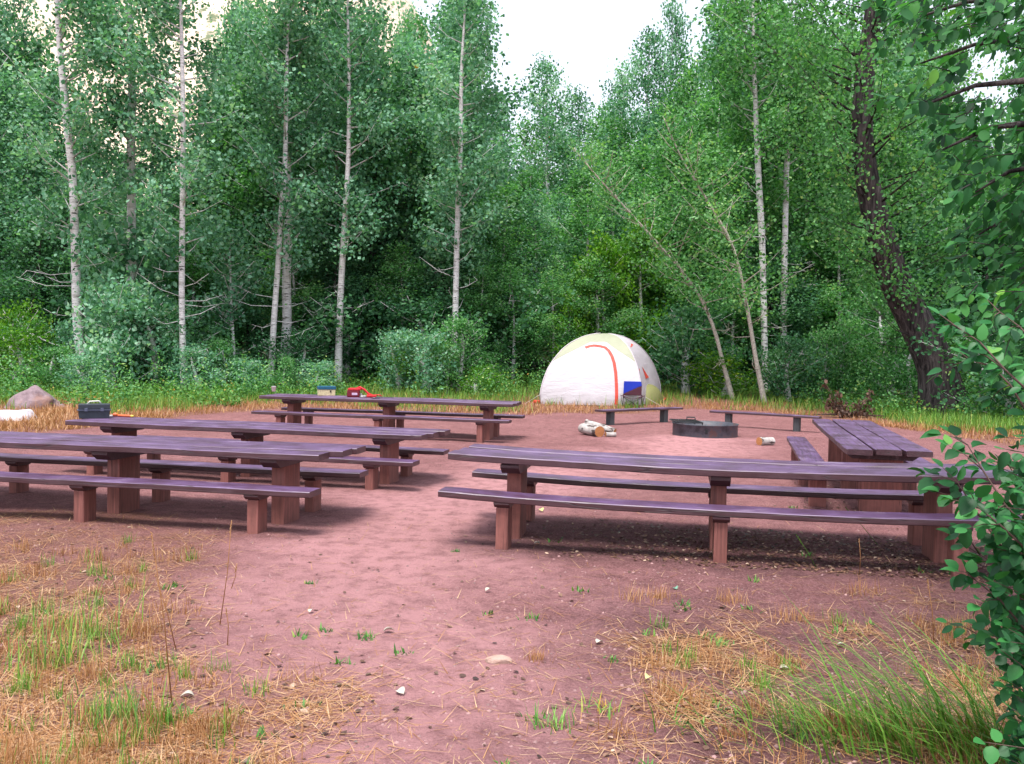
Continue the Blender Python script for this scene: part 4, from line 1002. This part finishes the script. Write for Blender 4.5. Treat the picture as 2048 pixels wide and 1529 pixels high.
# low leafy undergrowth at the wood's edge: one uncountable cover
def undergrowth(n, seed, dens, yr, h, mat, name, tint):
    XY = field(n//14, (-17, 21), yr, dens, seed); rg = np.random.default_rng(seed); C = []
    hh = rg.uniform(*h, len(XY)); z = zs(XY)
    m = 14; P = np.repeat(np.column_stack([XY, z]), m, 0); f = rg.uniform(.15, 1, len(P)); H_ = np.repeat(hh, m)
    P += np.column_stack([rg.normal(0, .10, len(P)), rg.normal(0, .10, len(P)), f*H_])
    tt = np.clip(tint[0]+tint[1]*rg.standard_normal(len(P))+np.repeat(rg.normal(0, .12, len(XY)), m), 0, 1)
    V, Q, t_ = leaf_quads(P, (.022, .05), rg, tt, .3); o = mesh_obj(name, V, [Q], mat, None, False, t_); kind(o, 'stuff')
ug = lambda x, y: sm(gedge(x)-.8, gedge(x)+2.6, y-4.0*sm(-7, -4.5, x)+3.4*nz(x, y, .45, 60)+1.6*nz(x, y, 1.3, 61))*(1-.6*sm(2, 7, x)*(1-sm(9, 12, x)))
undergrowth(52000, 201, lambda x, y: ug(x, y)*(.45+.9*max(0, nz(x, y, .9, 90)+.2)), (15, 37), (.10, .65), M['weed'], 'undergrowth', (.42, .2))
undergrowth(20000, 202, lambda x, y: ug(x, y)*max(0, .1+2.5*nz(x, y, .55, 80)), (20, 34), (.4, 1.5), M['leaf_mid'], 'undergrowth', (.5, .22))

# dead twig tangle left of the tent, and brown leafy branch lying on the ground
c = PG(1040, 738); t = thing('dead_shrub', 'grey tangle of dead drooping twigs left of the tent', 'dead shrub', c)
r_ = random.Random(5); mb = MB()
for i in range(46):
    a0 = Vector((r_.uniform(-.3, .3), 0, 0)); tp = Vector((r_.uniform(-.5, .5), r_.uniform(-.4, .4), r_.uniform(1.4, 2.1))); e = tp+Vector((r_.uniform(-.8, .8), r_.uniform(-.5, .2), -r_.uniform(.6, 1.7)))
    mb.tube([a0, a0.lerp(tp, .6)+Vector((.1, 0, .1)), tp, tp.lerp(e, .5)+Vector((0, 0, .1)), e], [.016, .012, .010, .008, .004], 4)
mb.obj('branches', M['pale_twig'], t)
c = PG(1695, 836); t = thing('fallen_branch', 'brown withered leafy branch lying behind the end-on picnic table', 'branch', c)
mb = MB(); cl = []
for i in range(26):
    x0 = r_.uniform(-.55, .55); e = Vector((x0+r_.uniform(-.3, .35), r_.uniform(-.3, .3), r_.uniform(.05, .42))); 
    if i % 6 == 0: e.z += .25
    mb.tube([(x0*.5, 0, .04), ((x0*.5+e.x)/2, e.y*.5, e.z*.7), e], [.014, .009, .004], 5)
    for q in range(15): cl.append(tuple(e.lerp(Vector((x0*.5, 0, .04)), r_.random()**1.6)+Vector((r_.gauss(0, .05), r_.gauss(0, .05), r_.gauss(0, .035)))))
mb.tube([(-.9, 0, .05), (0, .05, .06), (.95, -.1, .05)], [.012, .025, .012], 6); mb.obj('branches', M['twig'], t)
rg = np.random.default_rng(3); V, Q, tt = leaf_quads(np.array(cl), (.03, .06), rg, rg.uniform(.0, .6, len(cl))); mesh_obj('withered_leaves', V, [Q], M['leaf_dead'], t, False, tt); t.scale = (1.05, 1, 1.55)

# ------------------------------------------------------------------ near broad-leaved shrub and overhanging tree
def leaf_template():
    n = 7; V = []
    for i in range(n+1):
        t = i/n; w = (math.sin(PI*t**.80)**.75*.36 if 0 < t < 1 else .0)
        w += (.012 if i % 2 else -.012) if 0 < i < n else 0
        bend = -.16*t*t
        V += [(t, -w, bend+.10*w/.36), (t, 0, bend), (t, w, bend+.10*w/.36)]
    Q = []
    for i in range(n):
        for j in range(2): Q.append((i*3+j, (i+1)*3+j, (i+1)*3+j+1, i*3+j+1))
    return np.array(V), np.array(Q)
LT, LQ = leaf_template()
def broad_leaves(items, name, mat, parent):
    """items: (pos, dir, normal, size, tint)"""
    n = len(items); P = np.array([tuple(i[0]) for i in items]); D = np.array([tuple(i[1]) for i in items]); Nn = np.array([tuple(i[2]) for i in items]); S = np.array([i[3] for i in items]); T_ = np.array([i[4] for i in items])
    D /= np.linalg.norm(D, axis=1)[:, None]; Nn -= D*np.sum(D*Nn, 1)[:, None]; Nn /= np.linalg.norm(Nn, axis=1)[:, None]; B = np.cross(Nn, D)
    V = P[:, None]+(LT[None, :, 0:1]*D[:, None]*RNG.uniform(.8, 1.25, (n, 1, 1))+LT[None, :, 1:2]*B[:, None]*RNG.uniform(.85, 1.2, (n, 1, 1))+LT[None, :, 2:3]*Nn[:, None]*RNG.uniform(-.5, 2.2, (n, 1, 1)))*S[:, None, None]
    Q = (np.arange(n)[:, None, None]*len(LT)+LQ[None]).reshape(-1, 4)
    return mesh_obj(name, V.reshape(-1, 3), [Q], mat, parent, True, np.repeat(T_, len(LT)))
def stem_leaves(pts, spacing, size, r_, items, mb, th=.004, tint=(.45, .2), hang=.4):
    d_tot = 0; side = 1
    mb.tube(pts, [th*(1-.75*i/(len(pts)-1)) for i in range(len(pts))], 5)
    acc = 0
    for a_, b_ in zip(pts, pts[1:]):
        seg = b_-a_; L = seg.length; d = seg.normalized(); q = 0
        while q < L:
            side = -side; p = a_+d*q; lat = d.cross(Vector((0, -1, .3))).normalized()*side
            dr = (d*.7+lat*.8+Vector((r_.gauss(0, .25), r_.gauss(0, .35), -hang+r_.gauss(0, .25)))).normalized()
            nr = Vector((r_.gauss(0, .35), -.35+r_.gauss(0, .35), 1+r_.gauss(0, .2)))
            items.append((p+dr*size*.15, dr, nr, size*r_.uniform(.65, 1.15), min(1, max(0, r_.gauss(*tint)))))
            q += spacing*r_.uniform(.7, 1.3)
    items.append((pts[-1], d, Vector((0, -.3, 1)), size*.8, .7))
def near_shrub():
    base = Vector((2.42, 3.75, 0)); t = thing('leafy_shrub', 'broad-leaved green shrub in the right foreground, in front of the table end', 'shrub', base)
    r_ = random.Random(9); items = []; mb = MB(); Y0 = 3.55
    S = [([(2075, 800), (2010, 740), (1960, 685), (1915, 655), (1878, 628)], 3.3), ([(2075, 860), (2020, 770), (1985, 735), (1940, 720), (1920, 705)], 3.35), ([(2075, 1080), (2010, 1010), (1965, 940), (1935, 890), (1905, 868)], 3.3), ([(2075, 1160), (2000, 1090), (1950, 1020), (1915, 965), (1885, 935)], 3.4),
         ([(2075, 1120), (2000, 1050), (1950, 1010), (1905, 1000)], 3.2), ([(2075, 1290), (2000, 1200), (1950, 1160), (1910, 1145)], 3.3), ([(2075, 1260), (2010, 1140), (1960, 1110), (1900, 1070)], 3.45), ([(2080, 1330), (2010, 1290), (1965, 1275), (1945, 1285)], 3.5), ([(2080, 700), (2040, 655), (2000, 625), (1975, 600)], 3.5)]
    for pts, Y in S:
        P = [PY(x, y, Y+.05*i)-base for i, (x, y) in enumerate(pts)][::1]
        mb.tube([Vector((0, 0, 0)), Vector((.0, 0, P[0].z*.6)), P[0]], [.012, .009, .006], 5)
        stem_leaves(P, .036, .068, r_, items, mb, .005, (.55, .2))
        for k in range(1, len(P)-1):
            e = P[k]+Vector((-r_.uniform(.05, .13), r_.uniform(-.08, .1), r_.uniform(-.10, .10))); stem_leaves([P[k], P[k].lerp(e, .5)+Vector((0, 0, .01)), e], .034, .066, r_, items, mb, .003, (.5, .2))
    for i in range(150):
        y0 = r_.uniform(870, 1560); lim = 1985+10*(y0 > 1200)+15*(y0 > 1330)
        if y0 < 960: lim = 1990
        x1 = r_.uniform(lim-abs(r_.gauss(0, 1))*22*(r_.random() < .4), 2100); Y = r_.uniform(3.15, 3.9)
        a_ = PY(2110+r_.uniform(0, 60), y0+r_.uniform(20, 110), Y)-base; e = PY(x1, y0, Y-r_.uniform(0, .2))-base
        stem_leaves([a_, a_.lerp(e, .5)+Vector((0, 0, .015)), e], .036, .060, r_, items, mb, .004, (.42, .2))
    for i in range(10):
        a_ = r_.uniform(0, 6.28); e = Vector((r_.uniform(-.2, .25), r_.uniform(-.3, .3), r_.uniform(1.2, 2.4))); mb.tube([(0, 0, 0), e*.5+Vector((.05, 0, 0)), e], [.012, .009, .004], 5)
    mb.obj('stems', M['twig'], t); broad_leaves(items, 'leaves', M['leaf_near'], t)
near_shrub()
def overhang():
    base = Vector((5.6, 6.4, 0)); t = thing('overhanging_tree', 'tree with broad dark green leaves overhanging the upper right corner', 'tree', base)
    r_ = random.Random(12); items = []; mb = MB()
    mb.tube([(0, 0, -.2), (.05, 0, 1.5), (-.1, -.1, 3.2), (0, 0, 5), (.1, 0, 7)], [.16, .13, .11, .08, .04], 10)
    def xleft(y):
        L = [(-60, 1660), (0, 1700), (100, 1755), (200, 1750), (290, 1790), (330, 1850), (420, 1885), (520, 1870), (600, 1900), (680, 1960), (760, 2000)]
        for (a, xa), (b, xb) in zip(L, L[1:]):
            if a <= y <= b: return xa+(xb-xa)*(y-a)/(b-a)
        return 1700
    for i in range(9):
        Y = r_.uniform(4.4, 6.2); y = -40+i*85; x = xleft(max(-60, min(750, y)))+80; e = PY(x, y, Y)-base; m = PY(2120, y-60, Y)-base
        mb.tube([(0, 0, max(2.2, e.z-.8)), m, e.lerp(m, .4)+Vector((0, 0, .05)), e], [.035, .022, .012, .005], 6)
    n = 0
    while n < 760:
        y = r_.uniform(-90, 800); lim = xleft(max(-60, min(755, y))); x = r_.uniform(lim-20, 2170)
        if r_.random() > min(1, .18+(x-lim)/230): continue
        if (x-1965)**2/62**2+(y-175)**2/72**2 < 1 or (x-1915)**2/22**2+(y-105)**2/26**2 < 1: continue
        Y = r_.uniform(4.3, 6.6); p = PY(x, y, Y)-base
        d = Vector((-r_.uniform(.05, .22), r_.uniform(-.12, .12), -r_.uniform(-.02, .16)))
        stem_leaves([p-d, p-d*.4+Vector((0, 0, .01)), p], .040, .070, r_, items, mb, .003, (.40, .22), .8); n += 1
    mb.obj('trunk', M['cotton'], t); broad_leaves(items, 'crown', M['leaf_over'], t)
overhang()

# ------------------------------------------------------------------ light
w = bpy.data.worlds.new('World'); sc.world = w; w.use_nodes = True; nt = w.node_tree; bg = nt.nodes['Background']
sky = N(nt, 'ShaderNodeTexSky', sky_type='NISHITA'); sky.sun_disc = False; SE, SR = math.radians(70), math.radians(205)
sky.sun_elevation = SE; sky.sun_rotation = SR; sky.dust_density = 3.0; sky.air_density = 1.0; sky.ozone_density = 2.0
# thin overcast: pull the clear sky towards an even white veil
veil = mixc(nt, .55, sky.outputs[0], (9.0, 9.2, 10.2))
nt.links.new(veil, bg.inputs[0]); bg.inputs[1].default_value = .056
sd = bpy.data.lights.new('sun', 'SUN'); sd.energy = 1.5; sd.angle = math.radians(22); sd.color = (1, .95, .9); so = bpy.data.objects.new('sun', sd); COL.objects.link(so)
dirv = Vector((math.sin(SR)*math.cos(SE), math.cos(SR)*math.cos(SE), math.sin(SE))); so.rotation_euler = dirv.to_track_quat('Z', 'Y').to_euler()
sc.view_settings.view_transform = 'Standard'; sc.view_settings.look = 'None'; sc.view_settings.exposure = 1.85; sc.view_settings.gamma = 1
sc.render.engine = 'CYCLES'; cy = sc.cycles; cy.max_bounces = 5; cy.diffuse_bounces = 3; cy.glossy_bounces = 2; cy.transmission_bounces = 2; cy.transparent_max_bounces = 4; cy.caustics_reflective = False; cy.caustics_refractive = False
